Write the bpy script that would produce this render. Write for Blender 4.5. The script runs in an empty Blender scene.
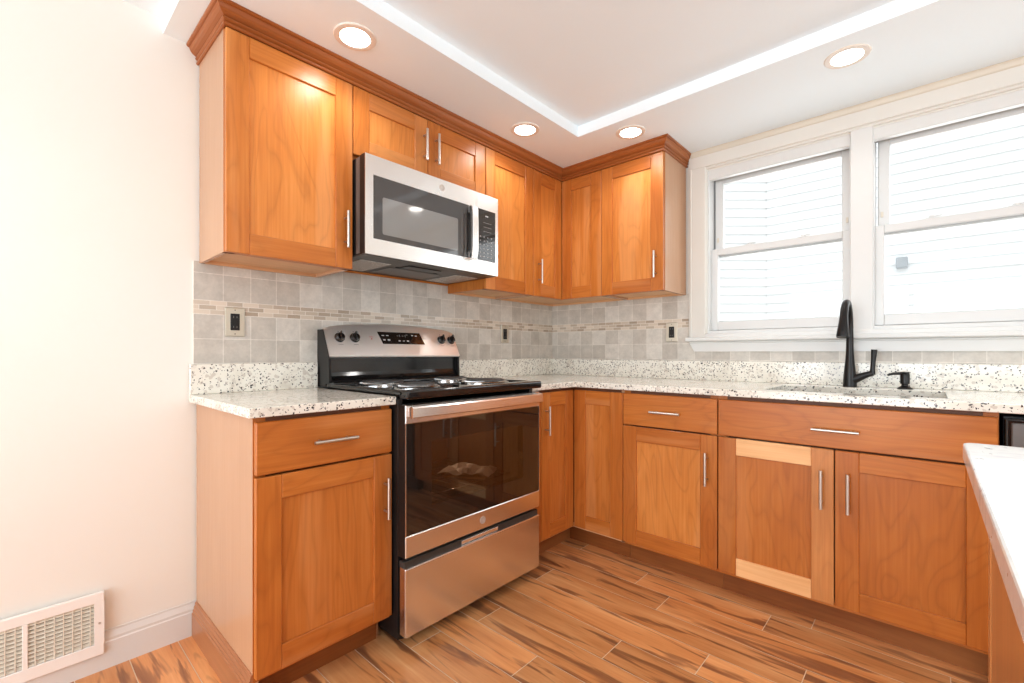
import bpy, bmesh, math, random
from mathutils import Vector, Matrix

random.seed(7)
C = bpy.context.scene.collection
SC = bpy.context.scene
PI = math.pi

# ------------------------------------------------------------------ camera
cam_d = bpy.data.cameras.new('camera')
cam = bpy.data.objects.new('camera', cam_d)
C.objects.link(cam)
cam.location = (2.0784, -2.7311, 1.0745)
cam.rotation_euler = (PI / 2, 0, 0.7379)
cam_d.sensor_width = 36.0
cam_d.lens = 457.69 / 1024 * 36
cam_d.shift_y = 10.97 / 1024
cam_d.clip_start = 0.01
SC.camera = cam

# ------------------------------------------------------------------ world, light, exposure
world = bpy.data.worlds.new('sky')
SC.world = world
world.use_nodes = True
bg = world.node_tree.nodes['Background']
bg.inputs[0].default_value = (0.93, 0.97, 1.0, 1)
bg.inputs[1].default_value = 1.22
SC.view_settings.view_transform = 'Standard'
SC.view_settings.look = 'None'
SC.view_settings.gamma = 1
SC.view_settings.use_curve_mapping = False
SC.view_settings.exposure = 0.52
try:
    SC.cycles.use_denoising = True
    SC.cycles.max_bounces = 10
    SC.cycles.diffuse_bounces = 6
    SC.cycles.glossy_bounces = 5
    SC.cycles.transparent_max_bounces = 12
    SC.cycles.sample_clamp_indirect = 4
    SC.cycles.caustics_reflective = False
    SC.cycles.caustics_refractive = False
except Exception:
    pass


def area_light(name, loc, rot, sx, sy, power, col=(1, 1, 1), spread=PI):
    l = bpy.data.lights.new(name, 'AREA')
    l.shape = 'RECTANGLE'
    l.size = sx
    l.size_y = sy
    l.energy = power
    l.color = col
    l.spread = spread
    o = bpy.data.objects.new(name, l)
    o.location = loc
    o.rotation_euler = rot
    C.objects.link(o)
    return o


# added fill lights at assumed openings behind and on the right, out of view
area_light('fill_light_behind', (1.9, -6.02, 1.15), (-PI / 2 - 0.32, 0, PI), 3.2, 2.0, 88, (0.86, 0.945, 1.0))
area_light('fill_light_right', (5.3, -3.0, 1.25), (0, PI / 2 + 0.32, 0), 1.6, 3.0, 32, (0.86, 0.945, 1.0))
# daylight through the two sink windows
area_light('daylight_sink_windows', (1.85, 0.17, 1.66), (-PI / 2, 0, 0), 1.3, 0.8, 5, (0.95, 0.98, 1.0))


# ------------------------------------------------------------------ materials
class N:
    def __init__(s, name):
        s.m = bpy.data.materials.new(name)
        s.m.use_nodes = True
        s.t = s.m.node_tree
        s.b = s.t.nodes['Principled BSDF']

    def n(s, typ, **kw):
        k = s.t.nodes.new(typ)
        for a, v in kw.items():
            setattr(k, a, v)
        return k

    def l(s, a, b):
        s.t.links.new(a, b)

    def val(s, inp, v):
        s.b.inputs[inp].default_value = v

    def ramp(s, fac, stops, interp='LINEAR'):
        r = s.n('ShaderNodeValToRGB')
        r.color_ramp.interpolation = interp
        e = r.color_ramp.elements
        while len(e) < len(stops):
            e.new(0.5)
        for i, (p, c) in enumerate(stops):
            e[i].position = p
            e[i].color = c if len(c) == 4 else (*c, 1)
        s.l(fac, r.inputs[0])
        return r.outputs[0]

    def mapping(s, scale=(1, 1, 1), loc=(0, 0, 0), rot=(0, 0, 0), src='Object'):
        tc = s.n('ShaderNodeTexCoord')
        mp = s.n('ShaderNodeMapping')
        mp.inputs['Scale'].default_value = scale
        mp.inputs['Location'].default_value = loc
        mp.inputs['Rotation'].default_value = rot
        s.l(tc.outputs[src], mp.inputs[0])
        return mp.outputs[0]

    def noise(s, vec, scale, detail=3, rough=0.5, dist=0.0):
        k = s.n('ShaderNodeTexNoise')
        k.inputs['Scale'].default_value = scale
        k.inputs['Detail'].default_value = detail
        k.inputs['Roughness'].default_value = rough
        k.inputs['Distortion'].default_value = dist
        if vec is not None:
            s.l(vec, k.inputs['Vector'])
        return k

    def mix(s, fac, a, b, mode='MIX'):
        k = s.n('ShaderNodeMix', data_type='RGBA', blend_type=mode)
        for sock, v in ((k.inputs[0], fac), (k.inputs[6], a), (k.inputs[7], b)):
            if hasattr(v, 'links') or hasattr(v, 'is_linked'):
                s.l(v, sock)
            elif isinstance(v, (int, float)):
                sock.default_value = v
            else:
                sock.default_value = v if len(v) == 4 else (*v, 1)
        return k.outputs[2]

    def math(s, op, a, b=0.0, c=None):
        k = s.n('ShaderNodeMath', operation=op)
        vals = [a, b] + ([c] if c is not None else [])
        for i, v in enumerate(vals):
            if isinstance(v, (int, float)):
                k.inputs[i].default_value = v
            else:
                s.l(v, k.inputs[i])
        return k.outputs[0]

    def bump(s, h, strength=0.2, dist=0.002):
        k = s.n('ShaderNodeBump')
        k.inputs['Strength'].default_value = strength
        k.inputs['Distance'].default_value = dist
        s.l(h, k.inputs['Height'])
        s.l(k.outputs[0], s.b.inputs['Normal'])


def plain(name, col, rough=0.5, metal=0.0, coat=0.0, emit=None, es=0.0, spec=0.4):
    k = N(name)
    k.val('Base Color', (*col, 1))
    k.val('Roughness', rough)
    k.val('Metallic', metal)
    k.val('Coat Weight', coat)
    k.val('Coat Roughness', 0.08)
    k.val('Specular IOR Level', spec)
    if emit:
        k.val('Emission Color', (*emit, 1))
        k.val('Emission Strength', es)
    return k.m


def painted(name, col, rough=0.5, amt=0.03, scale=60):
    """paint with a faint roller texture"""
    k = N(name)
    v = k.mapping()
    n1 = k.noise(v, 1.3, 3)
    c = k.ramp(n1.outputs[0], [(0.3, tuple(x * (1 - amt) for x in col)), (0.7, col)])
    k.l(c, k.b.inputs['Base Color'])
    k.val('Roughness', rough)
    n2 = k.noise(v, scale, 3)
    k.bump(n2.outputs[0], 0.08, 0.002)
    return k.m


def wood(name, axis, dark, mid, light, rough=0.30, figure=1.0, coat=0.05):
    """grain runs along axis (0 x, 1 y, 2 z); the corner colour 'board' gives each board its own offset (r),
    tone (g) and share of pale sapwood (b)"""
    k = N(name)
    tc = k.n('ShaderNodeTexCoord')
    at = k.n('ShaderNodeAttribute', attribute_name='board')
    sep = k.n('ShaderNodeSeparateColor')
    k.l(at.outputs['Color'], sep.inputs[0])
    oi = k.n('ShaderNodeObjectInfo')
    off = k.math('ADD', k.math('MULTIPLY', sep.outputs[0], 31.0), k.math('MULTIPLY', oi.outputs['Random'], 17.0))
    cb = k.n('ShaderNodeCombineXYZ')
    for i in range(3):
        k.l(off, cb.inputs[i])
    va = k.n('ShaderNodeVectorMath', operation='ADD')
    k.l(tc.outputs['Object'], va.inputs[0])
    k.l(cb.outputs[0], va.inputs[1])

    def mp(s_along, s_across):
        m = k.n('ShaderNodeMapping')
        sc = [s_across] * 3
        sc[axis] = s_along
        m.inputs['Scale'].default_value = sc
        k.l(va.outputs[0], m.inputs[0])
        return m.outputs[0]
    # broad figure: warped contour bands give cathedral arches
    big = k.noise(mp(1.3, 5.5), 1.0, 2, 0.5, 0.5)
    band = k.math('PINGPONG', k.math('MULTIPLY', big.outputs[0], 24.0), 1.0)
    line = k.ramp(band, [(0.0, (1, 1, 1)), (0.16, (0.5, 0.5, 0.5)), (0.5, (0, 0, 0))])
    fine = k.noise(mp(3.0, 110.0), 1.0, 4, 0.6)
    blot = k.noise(mp(2.2, 5.0), 1.0, 3, 0.5)
    f = k.math('ADD', k.math('MULTIPLY', fine.outputs[0], 0.45), k.math('MULTIPLY', blot.outputs[0], 0.55))
    col = k.ramp(f, [(0.26, dark), (0.50, mid), (0.74, light)])
    col = k.mix(k.math('MULTIPLY', line, 0.25 * figure), col, tuple(d * 0.62 for d in dark))
    # pale sapwood streaks
    sap = k.noise(mp(0.7, 7.0), 1.0, 2, 0.4, 0.3)
    sapm = k.ramp(sap.outputs[0], [(0.56, (0, 0, 0)), (0.63, (1, 1, 1))])
    col = k.mix(k.math('MULTIPLY', sapm, 0.16 * min(1, figure)), col, (0.88, 0.50, 0.23))
    col = k.mix(sep.outputs[2], col, k.ramp(f, [(0.3, (0.66, 0.34, 0.14)), (0.7, (0.86, 0.56, 0.29))]))
    # tone
    g = k.math('ADD', k.math('MULTIPLY', sep.outputs[1], 0.55), 0.76)
    col = k.mix(k.math('SUBTRACT', 0.65, sep.outputs[1]), col, (1.0, 0.74, 0.56), 'MULTIPLY')
    hs = k.n('ShaderNodeHueSaturation')
    k.l(g, hs.inputs['Value'])
    k.l(col, hs.inputs['Color'])
    k.l(hs.outputs[0], k.b.inputs['Base Color'])
    r = k.math('ADD', k.math('MULTIPLY', fine.outputs[0], 0.03), rough - 0.01)
    k.l(r, k.b.inputs['Roughness'])
    k.val('Coat Weight', coat)
    k.val('Specular IOR Level', 0.32)
    k.val('Coat Roughness', 0.22)
    k.bump(fine.outputs[0], 0.02, 0.001)
    return k.m


UD, UM, UL = (0.38, 0.108, 0.019), (0.50, 0.165, 0.031), (0.62, 0.245, 0.058)
W = [wood('cherry_grain_' + 'xyz'[i], i, UD, UM, UL) for i in range(3)]
WP = wood('cherry_panel_veneer', 2, (0.41, 0.124, 0.024), (0.53, 0.185, 0.038), (0.64, 0.26, 0.070), figure=1.1)
WS = wood('birch_side_veneer', 2, (0.45, 0.265, 0.160), (0.49, 0.295, 0.180), (0.53, 0.33, 0.205), figure=0.12, rough=0.26)
WU = wood('maple_interior_veneer', 0, (0.58, 0.33, 0.17), (0.68, 0.41, 0.22), (0.76, 0.49, 0.28), figure=0.5, rough=0.45, coat=0)
WR = wood('stained_crown_wood', 0, (0.24, 0.066, 0.016), (0.31, 0.092, 0.022), (0.38, 0.125, 0.034), figure=0.3)
WK = wood('skirting_wood', 1, (0.30, 0.12, 0.055), (0.37, 0.16, 0.075), (0.44, 0.20, 0.10), figure=0.3)
WKX = wood('skirting_wood_long', 0, (0.40, 0.17, 0.07), (0.52, 0.25, 0.11), (0.60, 0.31, 0.15), figure=0.3)
WI = [wood('island_wood_' + 'xyz'[i], i, (0.40, 0.15, 0.05), (0.50, 0.21, 0.075), (0.58, 0.27, 0.10), figure=0.5) for i in range(3)]
WT = [wood('toe_board_shade_wood_' + 'xyz'[i], i, (0.19, 0.060, 0.014), (0.27, 0.092, 0.024), (0.33, 0.13, 0.036), figure=0.5, rough=0.4) for i in range(2)]  # toe boards darkened: the shadow of the recess is put into the colour
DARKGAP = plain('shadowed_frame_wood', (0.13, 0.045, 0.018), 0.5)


STEEL = plain('brushed_stainless', (0.80, 0.77, 0.745), 0.26, 1.0)
STEEL2 = plain('smooth_stainless', (0.90, 0.88, 0.86), 0.26, 1.0)
STEELP = plain('panel_stainless', (0.88, 0.86, 0.84), 0.36, 1.0)
BADGEM = plain('badge_metal', (0.55, 0.50, 0.46), 0.4, 0.6)
BADGEL = plain('badge_letters', (0.68, 0.64, 0.60), 0.35, 0.7)
PULL = plain('satin_nickel', (0.62, 0.59, 0.55), 0.33, 1.0)
CHROME = plain('chrome', (0.62, 0.62, 0.62), 0.12, 1.0)
BLACKE = plain('black_enamel', (0.008, 0.007, 0.007), 0.09, 0, 0.3)
BLACKP = plain('black_plastic', (0.010, 0.009, 0.009), 0.3, spec=0.3)
BLACKM = plain('matte_black_metal', (0.008, 0.007, 0.007), 0.30, 0.0, spec=0.3)
DGREY = plain('dark_grey_painted_steel', (0.06, 0.055, 0.05), 0.35, 0.4)
GREYM = plain('grey_painted_steel', (0.16, 0.15, 0.145), 0.35, 0.5)
COIL = plain('burner_coil_metal', (0.10, 0.10, 0.10), 0.4, 0.7)
WHITEMARK = plain('white_print', (0.5, 0.5, 0.5), 0.5)
REDMARK = plain('red_print', (0.7, 0.03, 0.03), 0.5)
GREYMARK = plain('grey_print', (0.25, 0.25, 0.25), 0.5)
TRIMW = painted('white_trim_paint', (0.69, 0.69, 0.675), 0.35, 0.02)
TRIMC = painted('cream_casing_paint', (0.72, 0.695, 0.645), 0.38, 0.05)
BEADC = painted('yellowed_bead_paint', (0.66, 0.60, 0.50), 0.4, 0.08)
VINYL = painted('white_vinyl_frame', (0.66, 0.66, 0.65), 0.32, 0.02)
GAPG = plain('dark_track_gap', (0.12, 0.11, 0.10), 0.6)
GAPL = plain('grey_track_gap', (0.36, 0.36, 0.36), 0.6)
WALLP = painted('cream_wall_paint', (0.80, 0.785, 0.735), 0.6, 0.02)
CEILP = painted('white_ceiling_paint', (0.87, 0.95, 0.99), 0.7, 0.02)
PLATE = plain('nickel_outlet_plate', (0.58, 0.53, 0.44), 0.3, 0.85)
LAMPRING = plain('beige_light_trim', (0.80, 0.74, 0.67), 0.4)
LAMPGLOW = plain('lamp_lens', (1, 1, 1), 0.5, emit=(1, 0.97, 0.9), es=9)
GROUT = plain('pale_grout', (0.80, 0.66, 0.50), 0.8)
SIDING = painted('white_vinyl_siding', (0.90, 0.90, 0.90), 0.5, 0.01)
PAPER = plain('clear_bag_paper', (0.75, 0.72, 0.66), 0.3)
CARD = plain('tan_card', (0.50, 0.36, 0.20), 0.7)


def glass(name, tint, refl=0.08, rough=0.0):
    """thin pane: transparent with a fresnel reflection"""
    k = N(name)
    t = k.t
    t.nodes.remove(k.b)
    tr = k.n('ShaderNodeBsdfTransparent')
    tr.inputs[0].default_value = (*tint, 1)
    gl = k.n('ShaderNodeBsdfGlossy')
    gl.inputs['Roughness'].default_value = rough
    fr = k.n('ShaderNodeFresnel')
    fr.inputs[0].default_value = 1.5
    mx = k.n('ShaderNodeMixShader')
    ge = k.n('ShaderNodeNewGeometry')
    f = k.math('MINIMUM', k.math('ADD', k.math('MULTIPLY', fr.outputs[0], 1.3), refl), 1.0)
    f = k.math('MULTIPLY', f, k.math('SUBTRACT', 1.0, ge.outputs['Backfacing']))
    k.l(f, mx.inputs[0])
    k.l(tr.outputs[0], mx.inputs[1])
    k.l(gl.outputs[0], mx.inputs[2])
    k.l(mx.outputs[0], t.nodes['Material Output'].inputs[0])
    return k.m


PANE = glass('clear_window_glass', (0.97, 0.98, 0.98), 0.0)
OVENGLASS = glass('smoked_oven_glass', (0.56, 0.46, 0.40), 0.04, 0.01)
BLACKGLASS = plain('black_glass', (0.014, 0.009, 0.007), 0.03, 0, 0.3, spec=0.7)
MICROGLASS = plain('microwave_black_glass', (0.045, 0.04, 0.038), 0.03, 0, 0.4, spec=0.8)
MICROSCREEN = plain('microwave_window_screen', (0.20, 0.195, 0.185), 0.05, 0.0, 1.0, spec=1.0)


def granite(name, base, grey, speck=1.0, rough=0.12, veins=0.0):
    k = N(name)
    v = k.mapping()
    n = k.noise(v, 9, 4, 0.6)
    col = k.ramp(n.outputs[0], [(0.32, grey), (0.48, base), (0.8, tuple(min(1, b * 1.04) for b in base))])
    # translucent tan / grey crystals
    v1 = k.n('ShaderNodeTexVoronoi')
    v1.inputs['Scale'].default_value = 95
    k.l(v, v1.inputs['Vector'])
    s1 = k.n('ShaderNodeSeparateColor')
    k.l(v1.outputs['Color'], s1.inputs[0])
    m1 = k.ramp(s1.outputs[0], [(0.84, (0, 0, 0)), (0.86, (1, 1, 1))])
    col = k.mix(k.math('MULTIPLY', m1, 0.6 * speck), col, (0.50, 0.44, 0.38))
    # dark mica flecks, jagged
    nd = k.noise(v, 160, 2)
    va = k.n('ShaderNodeVectorMath', operation='MULTIPLY_ADD')
    k.l(nd.outputs['Color'], va.inputs[0])
    va.inputs[1].default_value = (0.010, 0.010, 0.010)
    k.l(v, va.inputs[2])
    for sc, lo, rad in ((210, 0.93, 0.5), (125, 0.93, 0.42), (70, 0.965, 0.30)):
        v2 = k.n('ShaderNodeTexVoronoi')
        v2.inputs['Scale'].default_value = sc
        k.l(va.outputs[0], v2.inputs['Vector'])
        s2 = k.n('ShaderNodeSeparateColor')
        k.l(v2.outputs['Color'], s2.inputs[0])
        m = k.math('GREATER_THAN', s2.outputs[1], 1 - (1 - lo) * speck * 1.3)
        d = k.math('LESS_THAN', v2.outputs['Distance'], rad)
        col = k.mix(k.math('MULTIPLY', m, d), col, (0.045, 0.04, 0.045))
    if veins:
        nv = k.noise(k.mapping(scale=(3, 14, 3), rot=(0, 0, 0.6)), 1.6, 5, 0.6, 0.5)
        mv = k.ramp(nv.outputs[0], [(0.52, (0, 0, 0)), (0.66, (1, 1, 1))])
        col = k.mix(k.math('MULTIPLY', mv, veins), col, (0.50, 0.50, 0.52))
    k.l(col, k.b.inputs['Base Color'])
    k.val('Roughness', rough)
    return k.m


GRAN = granite('speckled_cream_granite', (0.78, 0.755, 0.68), (0.66, 0.62, 0.54))
GRANI = granite('island_white_granite', (0.66, 0.66, 0.65), (0.56, 0.56, 0.555), 0.15, 0.14, 0.85)


def tile_mat(name, horiz):
    """10 cm stone tiles with a mosaic strip; horiz = world axis that runs along the wall"""
    k = N(name)
    tc = k.n('ShaderNodeTexCoord')
    sx = k.n('ShaderNodeSeparateXYZ')
    k.l(tc.outputs['Object'], sx.inputs[0])
    u = sx.outputs[horiz]
    z = sx.outputs[2]

    def grid(u0, v0, w, h, offs, mort, c1, c2, mc, bias=0.0, offset_freq=2):
        cb = k.n('ShaderNodeCombineXYZ')
        k.l(k.math('SUBTRACT', u, u0), cb.inputs[0])
        k.l(k.math('SUBTRACT', z, v0), cb.inputs[1])
        b = k.n('ShaderNodeTexBrick')
        b.offset = offs
        b.offset_frequency = offset_freq
        b.squash = 1.0
        k.l(cb.outputs[0], b.inputs['Vector'])
        b.inputs['Scale'].default_value = 1.0
        b.inputs['Brick Width'].default_value = w
        b.inputs['Row Height'].default_value = h
        b.inputs['Mortar Size'].default_value = mort
        b.inputs['Mortar Smooth'].default_value = 0.1
        b.inputs['Bias'].default_value = bias
        b.inputs['Color1'].default_value = (*c1, 1)
        b.inputs['Color2'].default_value = (*c2, 1)
        b.inputs['Mortar'].default_value = (*mc, 1)
        return b
    u0 = -2.158 if horiz == 1 else 0.158
    c1, c2 = (0.46, 0.42, 0.37), (0.62, 0.585, 0.53)
    g = (0.70, 0.66, 0.60)
    lo = grid(u0 - 10, 1.032 - 0.0955 * 10, 0.1, 0.0955, 0.0, 0.0013, c1, c2, g)
    hi = grid(u0 - 10 - (0 if horiz == 1 else 0.0), 1.277 - 0.105 * 10, 0.1, 0.105, 0.0, 0.0013, c1, c2, g)
    mo = grid(u0 - 10, 1.2235 - 0.0178 * 10, 0.058, 0.0178, 0.37, 0.0010, (0.36, 0.29, 0.22), (0.68, 0.59, 0.49), (0.78, 0.73, 0.66))
    above = k.math('GREATER_THAN', z, 1.277)
    inm = k.math('MULTIPLY', k.math('GREATER_THAN', z, 1.2235), k.math('LESS_THAN', z, 1.277))
    col = k.mix(above, lo.outputs[0], hi.outputs[0])
    n1 = k.noise(tc.outputs['Object'], 16, 5, 0.6)
    n2 = k.noise(tc.outputs['Object'], 90, 3, 0.6)
    mott = k.math('ADD', k.math('MULTIPLY', n1.outputs[0], 0.62), k.math('MULTIPLY', n2.outputs[0], 0.28))
    mott = k.math('ADD', mott, 0.56)
    cm = k.n('ShaderNodeCombineColor')
    for i in range(3):
        k.l(mott, cm.inputs[i])
    col = k.mix(1.0, col, cm.outputs[0], 'MULTIPLY')
    col = k.mix(inm, col, mo.outputs[0])
    k.l(col, k.b.inputs['Base Color'])
    fac = k.math('ADD', k.math('MULTIPLY', k.math('SUBTRACT', 1.0, inm), k.math('ADD', k.math('MULTIPLY', above, hi.outputs[1]), k.math('MULTIPLY', k.math('SUBTRACT', 1.0, above), lo.outputs[1]))), k.math('MULTIPLY', inm, mo.outputs[1]))
    k.l(k.math('SUBTRACT', 0.42, k.math('MULTIPLY', inm, 0.24)), k.b.inputs['Roughness'])
    h = k.math('SUBTRACT', k.math('MULTIPLY', n2.outputs[0], 0.15), fac)
    k.bump(h, 0.35, 0.0015)
    return k.m


TILE_A = tile_mat('stone_tile_range_wall', 1)
TILE_B = tile_mat('stone_tile_sink_wall', 0)


def floor_mat():
    """wood look planks: board attribute = offset, tone"""
    k = N('tigerwood_plank')
    tc = k.n('ShaderNodeTexCoord')
    at = k.n('ShaderNodeAttribute', attribute_name='board')
    sep = k.n('ShaderNodeSeparateColor')
    k.l(at.outputs['Color'], sep.inputs[0])
    off = k.math('MULTIPLY', sep.outputs[0], 40.0)
    cb = k.n('ShaderNodeCombineXYZ')
    k.l(off, cb.inputs[0])
    k.l(k.math('MULTIPLY', sep.outputs[0], 23.0), cb.inputs[1])
    va = k.n('ShaderNodeVectorMath', operation='ADD')
    k.l(tc.outputs['Object'], va.inputs[0])
    k.l(cb.outputs[0], va.inputs[1])

    def mp(a, b):
        m = k.n('ShaderNodeMapping')
        m.inputs['Scale'].default_value = (a, b, 1)
        k.l(va.outputs[0], m.inputs[0])
        return m.outputs[0]
    base = k.noise(mp(1.5, 9), 1.0, 3, 0.5, 0.3)
    fine = k.noise(mp(4, 85), 1.0, 4, 0.6, 0.2)
    f = k.math('ADD', k.math('MULTIPLY', base.outputs[0], 0.65), k.math('MULTIPLY', fine.outputs[0], 0.35))
    col = k.ramp(f, [(0.30, (0.40, 0.135, 0.042)), (0.42, (0.56, 0.225, 0.075)), (0.56, (0.66, 0.30, 0.115)), (0.72, (0.78, 0.43, 0.20))])
    st = k.noise(mp(2.0, 20), 1.0, 3, 0.55, 0.9)
    ms = k.ramp(st.outputs[0], [(0.535, (0, 0, 0)), (0.60, (0.75, 0.75, 0.75)), (0.70, (1, 1, 1))])
    col = k.mix(k.math('MULTIPLY', ms, 0.85), col, (0.15, 0.050, 0.024))
    hs = k.n('ShaderNodeHueSaturation')
    k.l(k.math('ADD', k.math('MULTIPLY', sep.outputs[1], 0.38), 0.82), hs.inputs['Value'])
    k.l(col, hs.inputs['Color'])
    k.l(hs.outputs[0], k.b.inputs['Base Color'])
    k.l(k.math('ADD', k.math('MULTIPLY', fine.outputs[0], 0.15), 0.26), k.b.inputs['Roughness'])
    k.val('Coat Weight', 0.1)
    k.val('Coat Roughness', 0.15)
    k.bump(fine.outputs[0], 0.05, 0.001)
    return k.m


PLANK = floor_mat()


def mesh_filter():
    k = N('grease_filter_mesh')
    v = k.mapping()
    n = k.noise(v, 420, 2)
    c = k.ramp(n.outputs[0], [(0.4, (0.22, 0.21, 0.20)), (0.6, (0.80, 0.78, 0.75))])
    k.l(c, k.b.inputs['Base Color'])
    k.val('Metallic', 0.5)
    k.val('Roughness', 0.4)
    k.bump(n.outputs[0], 0.5, 0.003)
    return k.m


FILTER = mesh_filter()
OUTGROUND = plain('outside_concrete', (0.5, 0.5, 0.48), 0.8)


# ------------------------------------------------------------------ mesh builder
class MB:
    def __init__(s):
        s.bm = bmesh.new()
        s.lay = s.bm.loops.layers.float_color.new('board')
        s.mats = []
        s.smooth = False

    def mi(s, m):
        if m not in s.mats:
            s.mats.append(m)
        return s.mats.index(m)

    def _fin(s, faces, m, board, smooth=False):
        i = s.mi(m)
        if board is None:
            board = (random.random(), 0.35 + 0.3 * random.random(), 0)
        for f in faces:
            f.material_index = i
            f.smooth = smooth
            for lp in f.loops:
                lp[s.lay] = (*board, 1)

    def box(s, x0, x1, y0, y1, z0, z1, m, bev=0.0, board=None, seg=1, M=None):
        r = bmesh.ops.create_cube(s.bm, size=1)
        vs = r['verts']
        for v in vs:
            v.co = Vector(((x0 + x1) / 2 + v.co.x * (x1 - x0), (y0 + y1) / 2 + v.co.y * (y1 - y0), (z0 + z1) / 2 + v.co.z * (z1 - z0)))
        faces = list({f for v in vs for f in v.link_faces})
        if bev > 0:
            es = list({e for v in vs for e in v.link_edges})
            rb = bmesh.ops.bevel(s.bm, geom=es, offset=bev, segments=seg, profile=0.5, affect='EDGES', clamp_overlap=True)
            faces = rb['faces'] + [f for f in faces if f.is_valid]
            allv = list({v for f in faces for v in f.verts})
            faces = list({f for v in allv for f in v.link_faces})
        if M is not None:
            for v in {v for f in faces for v in f.verts}:
                v.co = M @ v.co
        s._fin(faces, m, board)
        return faces

    def prism(s, pts, ext, m, board=None, smooth=False, caps=True):
        """pts: list of 3D points (closed loop), ext: vector"""
        a = [s.bm.verts.new(p) for p in pts]
        e = Vector(ext)
        b = [s.bm.verts.new(Vector(p) + e) for p in pts]
        fs = []
        n = len(pts)
        if caps:
            fs.append(s.bm.faces.new(a))
            fs.append(s.bm.faces.new(list(reversed(b))))
        side = []
        for i in range(n):
            j = (i + 1) % n
            side.append(s.bm.faces.new((a[j], a[i], b[i], b[j])))
        s._fin(fs, m, board)
        s._fin(side, m, board if board else None, smooth)
        bmesh.ops.recalc_face_normals(s.bm, faces=fs + side)
        return fs + side

    def rings(s, rings, m, board=None, smooth=True, cap=True, closed_path=False):
        vr = [[s.bm.verts.new(p) for p in r] for r in rings]
        fs = []
        n = len(vr[0])
        seq = list(range(len(vr) - 1)) + ([-1] if closed_path else [])
        for i in seq:
            a, b = vr[i], vr[i + 1] if i >= 0 else vr[0]
            for j in range(n):
                k = (j + 1) % n
                fs.append(s.bm.faces.new((a[j], a[k], b[k], b[j])))
        s._fin(fs, m, board, smooth)
        cf = []
        if cap and not closed_path:
            cf = [s.bm.faces.new(list(reversed(vr[0]))), s.bm.faces.new(vr[-1])]
            s._fin(cf, m, board)
        bmesh.ops.recalc_face_normals(s.bm, faces=fs + cf)
        return fs + cf

    def tube(s, path, r, m, n=12, cap=True, closed=False, smooth=True, board=None):
        """path: list of points; r: number or list"""
        P = [Vector(p) for p in path]
        R = r if isinstance(r, (list, tuple)) else [r] * len(P)
        rings = []
        up = None
        for i, p in enumerate(P):
            if closed:
                d = (P[(i + 1) % len(P)] - P[i - 1]).normalized()
            else:
                d = (P[min(i + 1, len(P) - 1)] - P[max(i - 1, 0)]).normalized()
            if up is None:
                up = Vector((0, 0, 1)) if abs(d.z) < 0.9 else Vector((1, 0, 0))
            a = (up - d * up.dot(d)).normalized()
            b = d.cross(a)
            up = a
            rings.append([p + (a * math.cos(2 * PI * j / n) + b * math.sin(2 * PI * j / n)) * R[i] for j in range(n)])
        return s.rings(rings, m, board, smooth, cap, closed)

    def lathe(s, prof, m, c=(0, 0, 0), n=24, axis='z', smooth=True, cap=True, board=None):
        """prof: (r, h)"""
        rings = []
        for r, h in prof:
            ring = []
            for j in range(n):
                a = 2 * PI * j / n
                x, y = r * math.cos(a), r * math.sin(a)
                if axis == 'z':
                    p = (c[0] + x, c[1] + y, c[2] + h)
                elif axis == 'y':
                    p = (c[0] + x, c[1] + h, c[2] + y)
                else:
                    p = (c[0] + h, c[1] + x, c[2] + y)
                ring.append(p)
            rings.append(ring)
        return s.rings(rings, m, board, smooth, cap)

    def build(s, name, parent=None, loc=(0, 0, 0)):
        me = bpy.data.meshes.new(name)
        for e in s.bm.edges:
            if len(e.link_faces) != 2 or e.calc_face_angle(0) > 0.62:
                e.smooth = False
        s.bm.to_mesh(me)
        s.bm.free()
        for m in s.mats:
            me.materials.append(m)
        o = bpy.data.objects.new(name, me)
        o.location = loc
        C.objects.link(o)
        if parent is not None:
            o.parent = parent
        return o


def tag(o, label=None, cat=None, group=None, kind=None):
    if label:
        o['label'] = label
    if cat:
        o['category'] = cat
    if group:
        o['group'] = group
    if kind:
        o['kind'] = kind
    return o


def thing(name, label, cat, loc=(0, 0, 0), rz=0.0, group=None):
    o = bpy.data.objects.new(name, None)
    o.empty_display_size = 0.1
    C.objects.link(o)
    o.location = loc
    o.rotation_euler = (0, 0, rz)
    return tag(o, label, cat, group)


def struct(mb, name, label=None, loc=(0, 0, 0)):
    o = mb.build(name, None, loc)
    tag(o, label, None, None, 'structure')
    return o


def copy_tree(o, parent=None):
    c = o.copy()
    C.objects.link(c)
    c.parent = parent
    for ch in [x for x in bpy.data.objects if x.parent == o]:
        copy_tree(ch, c)
    return c


def text_mesh(txt, size, m, name, parent, M, depth=0.0004):
    cu = bpy.data.curves.new(name, 'FONT')
    cu.body = txt
    cu.size = size
    cu.extrude = depth
    cu.align_x = 'CENTER'
    cu.align_y = 'CENTER'
    t = bpy.data.objects.new(name, cu)
    C.objects.link(t)
    dg = bpy.context.evaluated_depsgraph_get()
    me = bpy.data.meshes.new_from_object(t.evaluated_get(dg))
    bpy.data.objects.remove(t)
    me.transform(M)
    me.materials.clear()
    me.materials.append(m)
    o = bpy.data.objects.new(name, me)
    C.objects.link(o)
    o.parent = parent
    return o


ZC = 2.245      # soffit underside
ZU = 2.302      # main ceiling
XR, YF = 5.4, -6.1   # far walls of the room
A90 = PI / 2

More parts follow.
